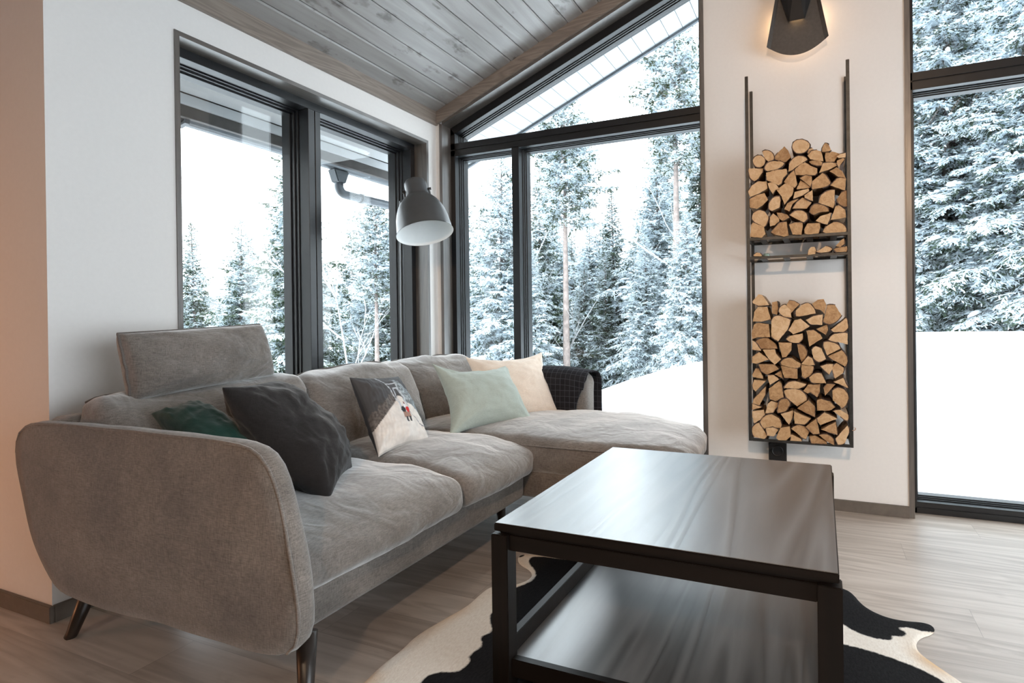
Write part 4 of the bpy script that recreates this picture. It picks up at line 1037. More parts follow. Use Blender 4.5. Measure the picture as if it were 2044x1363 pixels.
# ------------------------------------------------------------------ cowhide rug
def rug():
    out = [(1.219, -1.138), (1.228, -1.108), (1.241, -1.100), (1.318, -1.086), (1.423, -1.088), (1.60, -1.02), (1.80, -.95), (2.0, -.90), (2.25, -.885), (2.40, -.90), (2.474, -.943), (2.503, -.965), (2.533, -1.06), (2.587, -1.111),
           (2.644, -1.122), (2.718, -1.103), (2.738, -1.134), (2.723, -1.181), (2.682, -1.219), (2.664, -1.27), (2.669, -1.312), (2.705, -1.364), (2.754, -1.426), (2.82, -1.52), (2.84, -1.75), (2.78, -2.0), (2.83, -2.2), (2.86, -2.42),
           (2.74, -2.50), (2.55, -2.38), (2.3, -2.42), (2.05, -2.62), (1.95, -2.66), (1.86, -2.60), (1.7, -2.40), (1.5, -2.34), (1.3, -2.42), (1.18, -2.36), (1.17, -2.22), (1.235, -2.09), (1.218, -1.972), (1.222, -1.887), (1.211, -1.802), (1.23, -1.695), (1.259, -1.573),
           (1.252, -1.497), (1.254, -1.411), (1.333, -1.379), (1.371, -1.296), (1.335, -1.238), (1.262, -1.205)]
    blk = [[(1.222, -1.136), (1.229, -1.112), (1.245, -1.118), (1.243, -1.137), (1.231, -1.148)],
           [(1.270, -1.128), (1.32, -1.100), (1.42, -1.100), (1.70, -1.02), (2.0, -.93), (2.25, -.90), (2.474, -.935), (2.51, -.96), (2.54, -1.055), (2.59, -1.106), (2.644, -1.117), (2.72, -1.097), (2.745, -1.134), (2.73, -1.168), (2.690, -1.178), (2.66, -1.165), (2.62, -1.185),
            (2.655, -1.205), (2.63, -1.240), (2.600, -1.238), (2.605, -1.272), (2.56, -1.280), (2.50, -1.262), (2.44, -1.19), (2.30, -1.20), (2.2, -1.3), (2.3, -1.36), (2.46, -1.345), (2.56, -1.362), (2.68, -1.41), (2.74, -1.49), (2.76, -1.75), (2.70, -2.05), (2.5, -2.2), (2.1, -2.3),
            (1.7, -2.25), (1.45, -2.2), (1.395, -2.08), (1.372, -1.975), (1.392, -1.935), (1.45, -1.915), (1.455, -1.86), (1.43, -1.835), (1.445, -1.77), (1.405, -1.735), (1.43, -1.695), (1.40, -1.655), (1.36, -1.60), (1.37, -1.545), (1.34, -1.50), (1.345, -1.40), (1.375, -1.35), (1.385, -1.29), (1.345, -1.225), (1.30, -1.19)]]
    def chaikin(P, k=2):
        for _ in range(k):
            Q = []
            for i in range(len(P)):
                a, b_ = P[i], P[(i+1) % len(P)]; Q += [(a[0]*.75+b_[0]*.25, a[1]*.75+b_[1]*.25), (a[0]*.25+b_[0]*.75, a[1]*.25+b_[1]*.75)]
            P = Q
        return P
    out = chaikin(out); blk = [chaikin(b_) for b_ in blk]
    def dens(P, s=.03):
        Q = []
        for i in range(len(P)):
            a, b_ = Vector(P[i]), Vector(P[(i+1) % len(P)]); k = max(1, int((b_-a).length/s))
            for t in range(k): Q.append(a.lerp(b_, t/k))
        return np.array([(q.x, q.y) for q in Q])
    O = dens(out)
    def inside(P, X, Y):
        c = np.zeros(X.shape, bool); n = len(P)
        for i in range(n):
            x0, y0 = P[i]; x1, y1 = P[(i+1) % n]
            if y0 == y1: continue
            k = ((y0 > Y) != (y1 > Y)) & (X < (x1-x0)*(Y-y0)/(y1-y0)+x0); c ^= k
        return c
    def dist(P, X, Y):
        d = np.full(X.shape, 9.0); n = len(P)
        for i in range(n):
            x0, y0 = P[i]; x1, y1 = P[(i+1) % n]; dx, dy = x1-x0, y1-y0
            t = np.clip(((X-x0)*dx+(Y-y0)*dy)/(dx*dx+dy*dy+1e-12), 0, 1); d = np.minimum(d, np.hypot(X-x0-t*dx, Y-y0-t*dy))
        return d
    h = .009
    xs = np.arange(1.12, 2.92, h); ys = np.arange(-2.72, -.84, h)
    X, Y = np.meshgrid(xs, ys, indexing='ij'); ins = inside(O, X, Y); dO = dist([tuple(p) for p in out], X, Y)
    bl = np.zeros(X.shape, bool); dB = np.full(X.shape, 9.0)
    for P in blk: bl |= inside(P, X, Y); dB = np.minimum(dB, dist(P, X, Y))
    sB = np.where(bl, dB, -dB)
    # vertices outside the outline but touching cells snap on to it
    V = []; F = []; idx = -np.ones(X.shape, int); keep = ins[:-1, :-1] | ins[1:, :-1] | ins[:-1, 1:] | ins[1:, 1:]
    cols = []
    OP = O
    def snap(x, y):
        d = np.hypot(OP[:, 0]-x, OP[:, 1]-y); k = int(d.argmin()); best = None
        for a in (k-1, k):
            p, q = OP[a], OP[(a+1) % len(OP)]; t = np.clip(((x-p[0])*(q[0]-p[0])+(y-p[1])*(q[1]-p[1]))/(((q-p)**2).sum()+1e-12), 0, 1); r = p+(q-p)*t
            dd = math.hypot(r[0]-x, r[1]-y)
            if best is None or dd < best[0]: best = (dd, r)
        return best[1]
    def vid(i, j):
        if idx[i, j] < 0:
            x, y = X[i, j], Y[i, j]; z = .0045
            if not ins[i, j]:
                x, y = snap(x, y); z = .0012
            else: z = .0012+.0035*min(1, dO[i, j]/.008)
            z += .0012*mn.noise(Vector((x*9, y*9, 0)))*min(1, dO[i, j]/.03) if ins[i, j] else 0
            idx[i, j] = len(V); V.append((x, y, max(.001, z))); tan = max(0, 1-dO[i, j]/.06)*max(0, mn.noise(Vector((x*7, y*7, 2)))+.25)
            cols.append((.5+sB[i, j]*12, min(1, tan*1.3), 0, 1))
        return idx[i, j]
    for i in range(len(xs)-1):
        for j in range(len(ys)-1):
            if keep[i, j]: F.append((vid(i, j), vid(i+1, j), vid(i+1, j+1), vid(i, j+1)))
    m, nt, b = newmat('cowhide')
    at = N(nt, 'ShaderNodeAttribute', attribute_name='hide'); sp = N(nt, 'ShaderNodeSeparateColor'); nt.links.new(at.outputs['Color'], sp.inputs[0])
    hair = noise_tex(nt, coords(nt, (160, 60, 1)), 1, 4, .7); ed = noise_tex(nt, coords(nt, (70, 30, 1)), 1, 3, .7)
    f = mathn(nt, 'ADD', sp.outputs[0], mathn(nt, 'MULTIPLY', mathn(nt, 'SUBTRACT', ed.outputs[0], .5), .16))
    r = ramp(nt, [(.46, (0, 0, 0)), (.54, (1, 1, 1))]); nt.links.new(f, r.inputs[0])
    wh = ramp(nt, [(.3, (.76, .70, .62)), (.7, (.92, .88, .81))]); nt.links.new(hair.outputs[0], wh.inputs[0])
    wh2 = mixc(nt, sp.outputs[1], wh.outputs[0], (.62, .42, .24))
    bk = ramp(nt, [(.3, (.003, .003, .004)), (.75, (.016, .015, .016))]); nt.links.new(hair.outputs[0], bk.inputs[0])
    nt.links.new(mixc(nt, r.outputs[0], wh2, bk.outputs[0]), b.inputs['Base Color']); b.inputs['Roughness'].default_value = .85; b.inputs['Specular IOR Level'].default_value = .12
    bump(nt, b, hair.outputs[0], .4, .004)
    o = obj('cowhide_rug', V, F, m, None, True)
    a = o.data.color_attributes.new('hide', 'FLOAT_COLOR', 'POINT'); a.data.foreach_set('color', [q for c in cols for q in c])
    tag(o, 'black and white cowhide rug on the oak floor under the coffee table', 'rug')
rug()

# ------------------------------------------------------------------ floor lamp in the corner
lp = empty('floor_lamp', (.045, -.425, 0), label='dark grey metal floor lamp with large bell shade in the window corner', cat='lamp')
lm = plain('dark_grey_lacquer', (.062, .064, .066), .38, nscale=30, namt=.05); lw = plain('white_lacquer_inside', (.80, .82, .82), .5, nscale=30, namt=.01)
RC = Vector((.280, -.500, 1.519)); AX = Vector((.307, -.134, -.942)).normalized(); CAP = RC-AX*.350
prof = [(0.001, .000), (.046, .002), (.058, .008), (.064, .018), (.066, .032), (.066, .075), (.067, .092), (.069, .104), (.071, .112), (.078, .120), (.095, .134), (.113, .156), (.130, .186), (.143, .220), (.152, .258), (.157, .300), (.161, .338), (.164, .350), (.167, .352)]
sh = MB().lathe([(r*1.0, h) for r, h in prof], 64, CAP, AX).build('lamp_shade', lm, lp, smooth=True)
prof2 = [(.166, .3525), (.162, .350), (.157, .335), (.153, .300), (.148, .258), (.139, .220), (.126, .186), (.109, .156), (.091, .136), (.060, .122), (.001, .118)]
MB().lathe(prof2, 64, CAP, AX).build('shade_lining', lw, sh, smooth=True)
MB().lathe([(.001, .118), (.021, .120), (.024, .17), (.021, .21), (.001, .212)], 20, CAP, AX).build('bulb_socket', MAT['black'], sh, smooth=True)
side = AX.cross(Vector((.6, -.8, 0))).normalized()
if side.x > 0: side = -side
back = AX.cross(side).normalized()
if back.dot(Vector((2.4-.2, -3.3+.5, 0))) > 0: back = -back
pv = CAP+AX*.066
br = MB()
for s in (1, -1):
    a = pv+side*(.072*s); br.tube([a, a+side*.004*s+AX*.030+back*.055, pv+side*.060*s+AX*.050+back*.10, pv+AX*.060+back*.125], .0065, 8)
br.build('bracket', lm, lp, smooth=True)
for s in (1, -1): MB().tube([pv+side*.060*s, pv+side*.086*s], .008, 10).build('bracket_screw', MAT['black'], lp, smooth=True)
MB().tube([(.045, -.425, .02), (.045, -.425, 1.74), tuple(pv+AX*.060+back*.125)], [.0125, .0125, .009], 16).build('pole', lm, lp, smooth=True)
MB().lathe([(.001, .026), (.13, .026), (.139, .020), (.142, .010), (.142, 0.0), (.001, 0.0)], 40, (.150, -.425, 0)).build('base', lm, lp, smooth=False)

# ------------------------------------------------------------------ firewood rack on the wall
rk_ = empty('firewood_rack', (2.31, -.11, .374), label='tall blackened steel firewood rack fixed to the white pier', cat='rack')
FX0, FX1, FY, FZ0, FZ1 = 2.0675, 2.5470, -.2300, .3744, 2.2251
st = MAT['steel']; pw = .0155
for x in (FX0, FX1-pw): MB().box(x, x+pw, FY, FY+.012, FZ0, FZ1).build('post', st, rk_, bevel=.001)
for x in (FX0+.0, FX1-pw): MB().box(x, x+pw, -.014, -.002, FZ0, FZ1).build('post', st, rk_, bevel=.001)
def rail(z0, z1, nm='rail'):
    MB().box(FX0+pw, FX1-pw, FY, FY+.012, z0, z1).build(nm, st, rk_, bevel=.001)
    MB().box(FX0+pw, FX1-pw, -.014, -.002, z0, z1).build(nm, st, rk_, bevel=.001)
    for x in (FX0, FX1-pw): MB().box(x, x+pw, FY+.012, -.014, z0, z1).build(nm, st, rk_, bevel=.001)
rail(FZ0, FZ0+.014); rail(1.391, 1.4055); rail(1.2965, 1.309)
for z in (FZ0+.002, 1.393, 1.299):
    for k in range(4):
        x = FX0+.06+k*.11; MB().box(x, x+.03, FY+.012, -.014, z, z+.006).build('slat', st, rk_)

wood_end = None
def endgrain():
    m, nt, b = newmat('cut_birch_end')
    oi = N(nt, 'ShaderNodeObjectInfo')
    n1 = noise_tex(nt, coords(nt, (1, .2, 1)), 38, 4, .6, 1.0); n2 = noise_tex(nt, coords(nt, (1, .3, 1)), 190, 3, .6)
    c = ramp(nt, [(.25, (.30, .160, .068)), (.5, (.50, .305, .150)), (.8, (.66, .46, .275))])
    g = mathn(nt, 'ADD', mathn(nt, 'MULTIPLY', n1.outputs[0], .7), mathn(nt, 'MULTIPLY', n2.outputs[0], .3)); g = mathn(nt, 'ADD', g, mathn(nt, 'MULTIPLY', mathn(nt, 'SUBTRACT', oi.outputs['Random'], .5), .42))
    nt.links.new(g, c.inputs[0]); nt.links.new(c.outputs[0], b.inputs['Base Color']); b.inputs['Roughness'].default_value = .8; bump(nt, b, n2.outputs[0], .5, .003); return m
ME = endgrain()
MS = wood('split_birch_side', (.20, .115, .06), (.40, .27, .16), 'Y', None, .8, 4)
MBk = plain('brown_birch_bark', (.085, .050, .036), .9, nscale=90, namt=.6, bumpd=.004)
rng = random.Random(11)
ORD = ['first', 'second', 'third', 'fourth', 'fifth', 'sixth', 'seventh', 'eighth', 'ninth', 'tenth', 'eleventh', 'twelfth', 'thirteenth', 'fourteenth']
KIND = {'r': 'round birch log', 'h': 'half-round birch log', 'q': 'quartered birch log', 'w': 'wedge-shaped birch log', 's': 'thin birch splinter'}
rows = {}
for L in LOGS: rows.setdefault((L[0], L[1]), []).append(L)
def make_log(L, label):
    bin_, row, kind, yf, P = L
    P = [(a/1000, b_/1000) for a, b_ in P]; y0 = yf/1000
    ar = sum(P[i][0]*P[(i+1) % len(P)][1]-P[(i+1) % len(P)][0]*P[i][1] for i in range(len(P)))
    if ar < 0: P = P[::-1]
    n = len(P); cx = sum(p[0] for p in P)/n; cz = sum(p[1] for p in P)/n
    el = [math.dist(P[i], P[(i+1) % n]) for i in range(n)]
    order = sorted(range(n), key=lambda i: -el[i])
    if kind == 'r': bark = set(range(n))
    elif kind == 'h': bark = set(range(n))-set(order[:2])
    elif kind == 's': bark = set(order[1:3])
    else: bark = {order[len(order)//2], (order[len(order)//2]+1) % n} if rng.random() < .75 else set()
    # outline with slight waviness
    Q = []; eb = []
    for i in range(n):
        a, b_ = P[i], P[(i+1) % n]; k = max(2, int(el[i]/.010))
        for t in range(k):
            f = t/k; x = a[0]+(b_[0]-a[0])*f; z = a[1]+(b_[1]-a[1])*f
            if i in bark and kind in 'rh':       # round the bark side outwards
                bow = el[i]*.07*4*f*(1-f); ex = (b_[1]-a[1])/el[i]; ez = -(b_[0]-a[0])/el[i]; x += ex*bow; z += ez*bow
            j = .0010 if t else 0
            Q.append((x+rng.uniform(-j, j), z+rng.uniform(-j, j))); eb.append(i in bark)
    m = len(Q); s2 = rng.uniform(.86, .97); dx, dz = rng.uniform(-.004, .004), rng.uniform(-.002, .004)
    yb = rng.uniform(-.032, -.018)
    back = [(cx+(x-cx)*s2+dx, cz+(z-cz)*s2+dz) for x, z in Q]
    mid = [(x+rng.uniform(-.001, .001), z+rng.uniform(-.001, .001)) for x, z in Q]
    ctr = (cx, y0-.0008, cz)
    V = [(x, y0, z) for x, z in Q]+[(x, (y0+yb)/2, z) for x, z in mid]+[(x, yb, z) for x, z in back]+[ctr]
    F = []; mi = []
    for i in range(m):
        F.append((i, (i+1) % m, 3*m)); mi.append(0)
    for r_ in range(2):
        for i in range(m): F.append((r_*m+i, (r_+1)*m+i, (r_+1)*m+(i+1) % m, r_*m+(i+1) % m)); mi.append(1)
    F.append(tuple(2*m+i for i in range(m))[::-1]); mi.append(0)
    o = obj('firewood_log', V, F, None, None, False, mats=[ME, MS], midx=mi)
    tag(o, label, 'firewood', ['firewood logs in the upper bin', 'firewood logs in the lower bin'][bin_] if row < 5 or bin_ == 1 else 'firewood scraps on the narrow shelf')
    # bark shell
    if bark:
        t = .0042 if kind in 'rh' else .0032; V = []; F = []
        run = [i for i in range(m) if eb[i]]
        pts = sorted(set([i for i in run]+[(i+1) % m for i in run])); ids = {}
        for i in pts:
            x, z = Q[i]; a = Q[i-1]; c_ = Q[(i+1) % m]; tx, tz = c_[0]-a[0], c_[1]-a[1]; l = math.hypot(tx, tz) or 1; nx, nz2 = tz/l, -tx/l
            tt = t*rng.uniform(.5, 1.3)
            ids[i] = len(V); bx, bz = back[i]
            yy = y0-rng.uniform(.0, .003)
            V += [(x, y0+.001, z), (x+nx*tt, yy, z+nz2*tt), (bx+nx*tt, yb, bz+nz2*tt), (bx, yb, bz)]
        for i in run:
            a, b_ = ids[i], ids[(i+1) % m]
            for k in range(4): F.append((a+k, b_+k, b_+(k+1) % 4, a+(k+1) % 4))
        k = MB().add(V, F).build('bark', MBk, o)
    return o
for (bn, row), Ls in sorted(rows.items()):
    Ls.sort(key=lambda L: sum(p[0] for p in L[4])/len(L[4]))
    nr = 5 if bn == 0 else 7
    for i, L in enumerate(Ls):
        if bn == 0 and row == 5: lab = '%s on the narrow shelf, %s from the left of the right-hand heap' % (KIND[L[2]], ORD[i])
        elif bn == 0 and row == 6: lab = 'small birch chip on the left end of the narrow shelf'
        else: lab = '%s, %s from the left in the %s row of the %s' % (KIND[L[2]], ORD[i], 'top' if row == 0 else ('bottom' if row == nr-1 else ORD[row]), ['upper bin', 'lower bin'][bn])
        make_log(L, lab)
o = MB().lathe([(.001, .0), (.012, .001), (.016, .006), (.016, .012), (.011, .018), (.001, .019)], 20, (2.158, -.165, 1.3100)).build('firelighter', plain('pale_green_wax', (.30, .42, .38), .6), None, smooth=True)
tag(o, 'small pale green block beside the birch chip on the narrow shelf', 'firelighter')
# fine curls of bark at the right side
for k, (x, z, ph) in enumerate(((2.545, .475, 0.3),)):
    pts = [(x+.012*t*1.6, -.21, z+.010*math.sin(ph+t*3.2)) for t in np.linspace(0, 1.6, 16)]
    o = MB().tube([(2.535+.012*math.cos(a)*(1-a*.05)+.006*a/3, -.21-.004*a, .466+.011*math.sin(a)*(1-a*.05)) for a in np.linspace(0, 7.5, 26)], .0022, 6).build('bark_curl', MBk if False else plain('pale_inner_bark', (.55, .36, .26), .8), None, smooth=True)
    tag(o, 'thin curl of pale bark sticking out right of the lower bin', 'bark')

# ------------------------------------------------------------------ double socket below the rack
sk = empty('wall_socket', (2.19, -.005, .25), label='black double wall socket just below the firewood rack', cat='socket')
MB().box(2.147, 2.236, -.038, 0, .150, .335).build('housing', MAT['black'], sk, bevel=.005)
for z in (.290, .205):
    MB().lathe([(.028, 0), (.030, .002), (.024, .0025), (.022, -.010), (.001, -.011)], 28, (2.1915, -.0385, z), (0, -1, 0)).build('outlet', MAT['black'], sk, smooth=True)
for z in (.290, .205):
    for dx in (-.0, ):
        MB().lathe([(.003, .0), (.003, .003), (.0005, .0035)], 10, (2.1915, -.032, z+.019), (0, -1, 0)).build('earth_pin', plain('nickel', (.5, .5, .5), .3, 1.0), sk)

# ------------------------------------------------------------------ wall sconce above the rack
scn = empty('wall_sconce', (2.313, -.06, 2.6), label='faceted black metal wall sconce glowing warmly above the firewood rack', cat='lamp')
scm = plain('black_powder_coat', (.060, .054, .050), .5, nscale=60, namt=.15); scd = plain('matt_black_nose', (.012, .011, .011), .6, spec=.3)
cx = 2.313
def arc(hw, z0, sagg, n=16): return [(cx-hw+2*hw*i/n, z0-sagg*(1-((2*i/n)-1)**2)) for i in range(n+1)]
# shield: 2 mm sheet, curved lower edge
out = arc(.130, 2.404, .052)
poly = out+[(cx+.050, 2.86), (cx-.050, 2.86)]
MB().prism(poly, 'xz', -.082, -.079).build('shield', scm, scn)
fl = MB()
for s in (-1, 1):
    v = [(cx+s*.130, -.082, 2.404), (cx+s*.147, -.098, 2.412), (cx+s*.062, -.098, 2.868), (cx+s*.050, -.082, 2.86)]
    v2 = [(a+s*.0015, b_+.0025, c_) for a, b_, c_ in v]
    fl.add(v+v2, [(0, 1, 2, 3), (7, 6, 5, 4), (0, 4, 5, 1), (1, 5, 6, 2), (2, 6, 7, 3), (3, 7, 4, 0)])
fl.build('side_flange', scm, scn)
# projecting faceted nose
v = [(cx-.036, -.082, 2.528), (cx+.037, -.082, 2.528), (cx+.010, -.150, 2.66), (cx-.010, -.150, 2.66), (cx-.094, -.084, 2.70), (cx+.094, -.084, 2.70), (cx-.036, -.118, 2.512), (cx+.037, -.118, 2.512), (cx+.06, -.15, 2.86), (cx-.06, -.15, 2.86), (cx+.05, -.083, 2.86), (cx-.05, -.083, 2.86)]
MB().add(v, [(6, 7, 2, 3), (6, 3, 9, 4), (7, 5, 8, 2), (3, 2, 8, 9), (0, 6, 4), (1, 5, 7), (4, 9, 11), (5, 10, 8), (11, 9, 8, 10)]).build('nose', scd, scn)
em, nt, b = newmat('warm_led'); b.inputs['Emission Color'].default_value = (1.0, .62, .30, 1); b.inputs['Emission Strength'].default_value = 6
MB().box(cx-.030, cx+.031, -.112, -.086, 2.533, 2.536).build('led_strip', em, scn)
MB().box(cx-.05, cx+.05, -.079, -.0, 2.56, 2.66).build('wall_mount', scm, scn)
light('sconce_light', 'POINT', (cx, -.035, 2.50), 1.1, (1.0, .60, .30), .015)
light('sconce_light', 'POINT', (cx-.075, -.035, 2.56), .4, (1.0, .60, .30), .01)
light('sconce_light', 'POINT', (cx+.075, -.035, 2.56), .4, (1.0, .60, .30), .01)
# ------------------------------------------------------------------ outdoors
KX = [-400, -60, -30, -12, -5, -2, -.3, .0, .35, .8, 1.3, 2.0, 3.0, 8, 20, 60]
KZ = [-14, -7.5, -4.6, -3.0, -1.6, -.75, -.15, .12, .25, .40, .53, .70, .83, .90, 1.2, 2]
def sstep(t): t = max(0, min(1, t)); return t*t*(3-2*t)
def ground(x, y):
    b_ = float(np.interp(x, KX, KZ))
    c = b_ - max(0, y-3.2)*.075 + .05*mn.noise(Vector((x*.5, y*.5, 0)))*sstep((y-1)/3)
    if x > -.3: return -.05+(c+.05)*sstep((y-.30)/2.5) if y > .3 else -.06
    return min(-.15, c)
def snow():
    xs = list(np.arange(-8, 12, .22)); lo = [-8-1.25**k for k in range(1, 26)][::-1]; hi = [12+1.4**k for k in range(1, 14)]
    xs = lo+xs+hi; ys = list(np.arange(-3, 9, .2))+[9+1.3**k for k in range(1, 22)]; ys = [-3-2.0**k for k in range(5, 0, -1)]+ys
    V = []; F = []; n = len(ys)
    for x in xs:
        for y in ys:
            z = ground(x, y)
            if y < .32 and x > -.35: z = -.3
            V.append((x, y, z))
    for i in range(len(xs)-1):
        for j in range(n-1): F.append((i*n+j, (i+1)*n+j, (i+1)*n+j+1, i*n+j+1))
    m, nt, b = newmat('snow'); b.inputs['Base Color'].default_value = (.88, .90, .92, 1); b.inputs['Roughness'].default_value = .9
    nn = noise_tex(nt, coords(nt), 2.2, 4); bump(nt, b, nn.outputs[0], .25, .06)
    MAT['snow'] = m
    return struct(obj('snow_ground', V, F, m, None, True))
snow()

# conifers -----------------------------------------------------------
def foliage_mat(name, green, snowcol, bias):
    m, nt, b = newmat(name)
    ge = N(nt, 'ShaderNodeNewGeometry'); sp = N(nt, 'ShaderNodeSeparateXYZ'); nt.links.new(ge.outputs['True Normal'], sp.inputs[0])
    n = noise_tex(nt, coords(nt), 2.6, 3, .7)
    oi = N(nt, 'ShaderNodeObjectInfo')
    f = mathn(nt, 'ADD', mathn(nt, 'MULTIPLY', mathn(nt, 'ABSOLUTE', sp.outputs[2]), 1.0), mathn(nt, 'MULTIPLY', mathn(nt, 'SUBTRACT', n.outputs[0], .5), 2.2))
    r = ramp(nt, [(bias, (0, 0, 0)), (bias+.14, (1, 1, 1))]); nt.links.new(f, r.inputs[0])
    g = ramp(nt, [(0, [c*.75 for c in green]), (1, [min(1, c*1.3) for c in green])]); nt.links.new(n.outputs[0], g.inputs[0])
    nt.links.new(mixc(nt, r.outputs[0], g.outputs[0], snowcol), b.inputs['Base Color']); b.inputs['Roughness'].default_value = .9
    b.inputs['Specular IOR Level'].default_value = .15
    # needles let some light through
    tr = N(nt, 'ShaderNodeBsdfTranslucent'); nt.links.new(mixc(nt, r.outputs[0], g.outputs[0], snowcol), tr.inputs[0])
    mx = N(nt, 'ShaderNodeMixShader'); mx.inputs[0].default_value = .35
    nt.links.new(b.outputs[0], mx.inputs[1]); nt.links.new(tr.outputs[0], mx.inputs[2]); nt.links.new(mx.outputs[0], nt.nodes['Material Output'].inputs[0])
    return m
FOL = {'a': foliage_mat('spruce_needles', (.080, .108, .066), (.78, .84, .88), .68),
       'b': foliage_mat('snowy_spruce_needles', (.072, .098, .070), (.78, .84, .88), .49),
       'p': foliage_mat('pine_needles', (.085, .105, .062), (.78, .84, .88), .56)}
BARK = plain('spruce_bark', (.20, .17, .155), .9, nscale=14, namt=.35, bumpd=.01)
PBARK = plain('pine_bark', (.26, .21, .19), .9, nscale=12, namt=.3, bumpd=.01)
SNOWP = plain('snow_pad', (.80, .85, .88), .9, nscale=6, namt=.02)
def conifer(H, Rb, kind, seed, nb=300, crown0=.06, twig=15, pads=.5, droop=.35, K=4):
    """needles, snow pads and trunk of one tree, base at the origin"""
    R_ = random.Random(seed); G = np.random.RandomState(seed); sv = []; sf = []; tv = MB(); TW = []
    lean = (R_.uniform(-.02, .02), R_.uniform(-.02, .02)); hs = H/8
    def pad(c, d, L, wd, h):
        s = Vector((-d.y, d.x, 0)); s = s.normalized() if s.length > 1e-3 else Vector((1, 0, 0)); k = len(sv); u_ = Vector((0, 0, 1))
        ring = []
        for q in range(6):
            a = 2*math.pi*q/6; ring.append(c+d*math.cos(a)*L*R_.uniform(.7, 1.15)+s*math.sin(a)*wd*R_.uniform(.7, 1.15))
        sv.extend(ring+[c+u_*h+(p-c)*.55 for p in ring]+[c+u_*h*1.25, c-u_*h*.35])
        for q in range(6):
            q2 = (q+1) % 6; sf.extend(((k+q, k+q2, k+6+q2, k+6+q), (k+6+q, k+6+q2, k+12), (k+q2, k+q, k+13)))
    pine = kind == 'p'
    for i in range(nb):
        t = (i+R_.random())/nb
        if pine: t = t**.8
        zf = crown0+(1-crown0)*t; z0 = zf*H
        if pine: Rr = Rb*(.35+.65*math.sin(min(1, (1-t)*1.5+.12)*math.pi*.5))*R_.uniform(.55, 1.1)
        else: Rr = Rb*((1-t)**.75*.95+.06)*R_.uniform(.62, 1.15)
        if R_.random() < .08: Rr *= 1.25
        az = i*2.399+R_.uniform(-.5, .5); dirh = Vector((math.cos(az), math.sin(az), 0))
        up0 = (.30 if pine else .10+.55*t)*Rr; dr = droop*Rr*(1-.6*t)
        base = Vector((lean[0]*z0, lean[1]*z0, z0))
        def P(s): return base+dirh*Rr*s+Vector((0, 0, up0*s-dr*s*s*1.5+.25*dr*s**4))
        side = Vector((-dirh.y, dirh.x, 0)); seg = max(6, int(twig*(Rr/Rb)**.6))
        if Rr > .2*Rb: tv.tube([P(s) for s in (0, .5, .9)], [.010*hs+.003, .006*hs, .002], 3, False)
        for j in range(seg):
            s = .10+.90*(j+R_.random()*.8)/seg; a = P(s); tg = (P(min(1, s+.05))-P(s-.05)).normalized()
            ln = Rr*(.34*(1-s)+.14)*R_.uniform(.7, 1.25)*(1 if not pine else .8)
            for sd in (-1, 1):
                dd = (tg*R_.uniform(.5, 1.0)+side*sd*R_.uniform(.5, 1.0)+Vector((0, 0, R_.uniform(-.6, .05 if not pine else .45)))).normalized()
                TW.append((*a, *dd, ln))
                if ln > .13*Rb:
                    for e in (.3, .6):
                        c = a+dd*ln*e; d2 = (dd*.7+tg*.6*(1 if R_.random() < .5 else -1)+Vector((0, 0, R_.uniform(-.8, .1)))).normalized(); TW.append((*c, *d2, ln*.5))
        TW.append((*P(.80), *(P(1.05)-P(.85)).normalized(), .26*Rr))
        if Rr > .25*Rb and R_.random() < pads:
            for _ in range(R_.choice((1, 2, 3, 4))):
                s = R_.uniform(.25, 1.0); tg = (P(min(1, s+.05))-P(s-.05)).normalized(); L = Rr*R_.uniform(.05, .14)
                pad(P(s)+side*R_.uniform(-.16, .16)*Rr+Vector((0, 0, .015)), tg, L, L*R_.uniform(.3, .6), L*R_.uniform(.18, .35))
    TW = np.array(TW); A, Dv, L = TW[:, :3], TW[:, 3:6], TW[:, 6]
    zz = np.array([0, 0, 1.0]); S_ = np.cross(Dv, zz); S_ /= np.linalg.norm(S_, axis=1)[:, None]+1e-6; U_ = np.cross(S_, Dv)
    quads = []
    def blades(p, d, ln, wd):
        n = np.cross(d, U_+G.normal(0, .5, d.shape)); n /= np.linalg.norm(n, axis=1)[:, None]+1e-6
        m_ = p+d*(ln*.45)[:, None]
        quads.append(np.stack([p, m_+n*wd[:, None], p+d*ln[:, None], m_-n*wd[:, None]], 1))
    w0 = .013*hs
    blades(A, Dv, L, np.full(len(L), w0*1.1)); blades(A, Dv, L, np.full(len(L), w0*1.1))
    for k in range(K):
        for sd in (-1, 1):
            t = (k+.3+G.uniform(0, .6, len(L)))/K
            d = Dv*.75+S_*sd*G.uniform(.4, .9, len(L))[:, None]+zz*G.uniform(-.5, .25, len(L))[:, None]; d /= np.linalg.norm(d, axis=1)[:, None]
            blades(A+Dv*(L*t)[:, None], d, np.minimum(L*.42, .16*hs)*(1.15-.5*t)*G.uniform(.7, 1.2, len(L)), w0*G.uniform(.7, 1.3, len(L)))
    Q = np.concatenate(quads, 0)
    tm = MB().tube([(lean[0]*H*q, lean[1]*H*q, H*q) for q in (0, .25, .5, .75, 1)], [H*(.0115 if kind != 'p' else .013)*(1-.93*q)+.004 for q in (0, .25, .5, .75, 1)], 10)
    tm.add(tv.v, tv.f)
    return Q, (sv, sf), tm
PROTO = {}
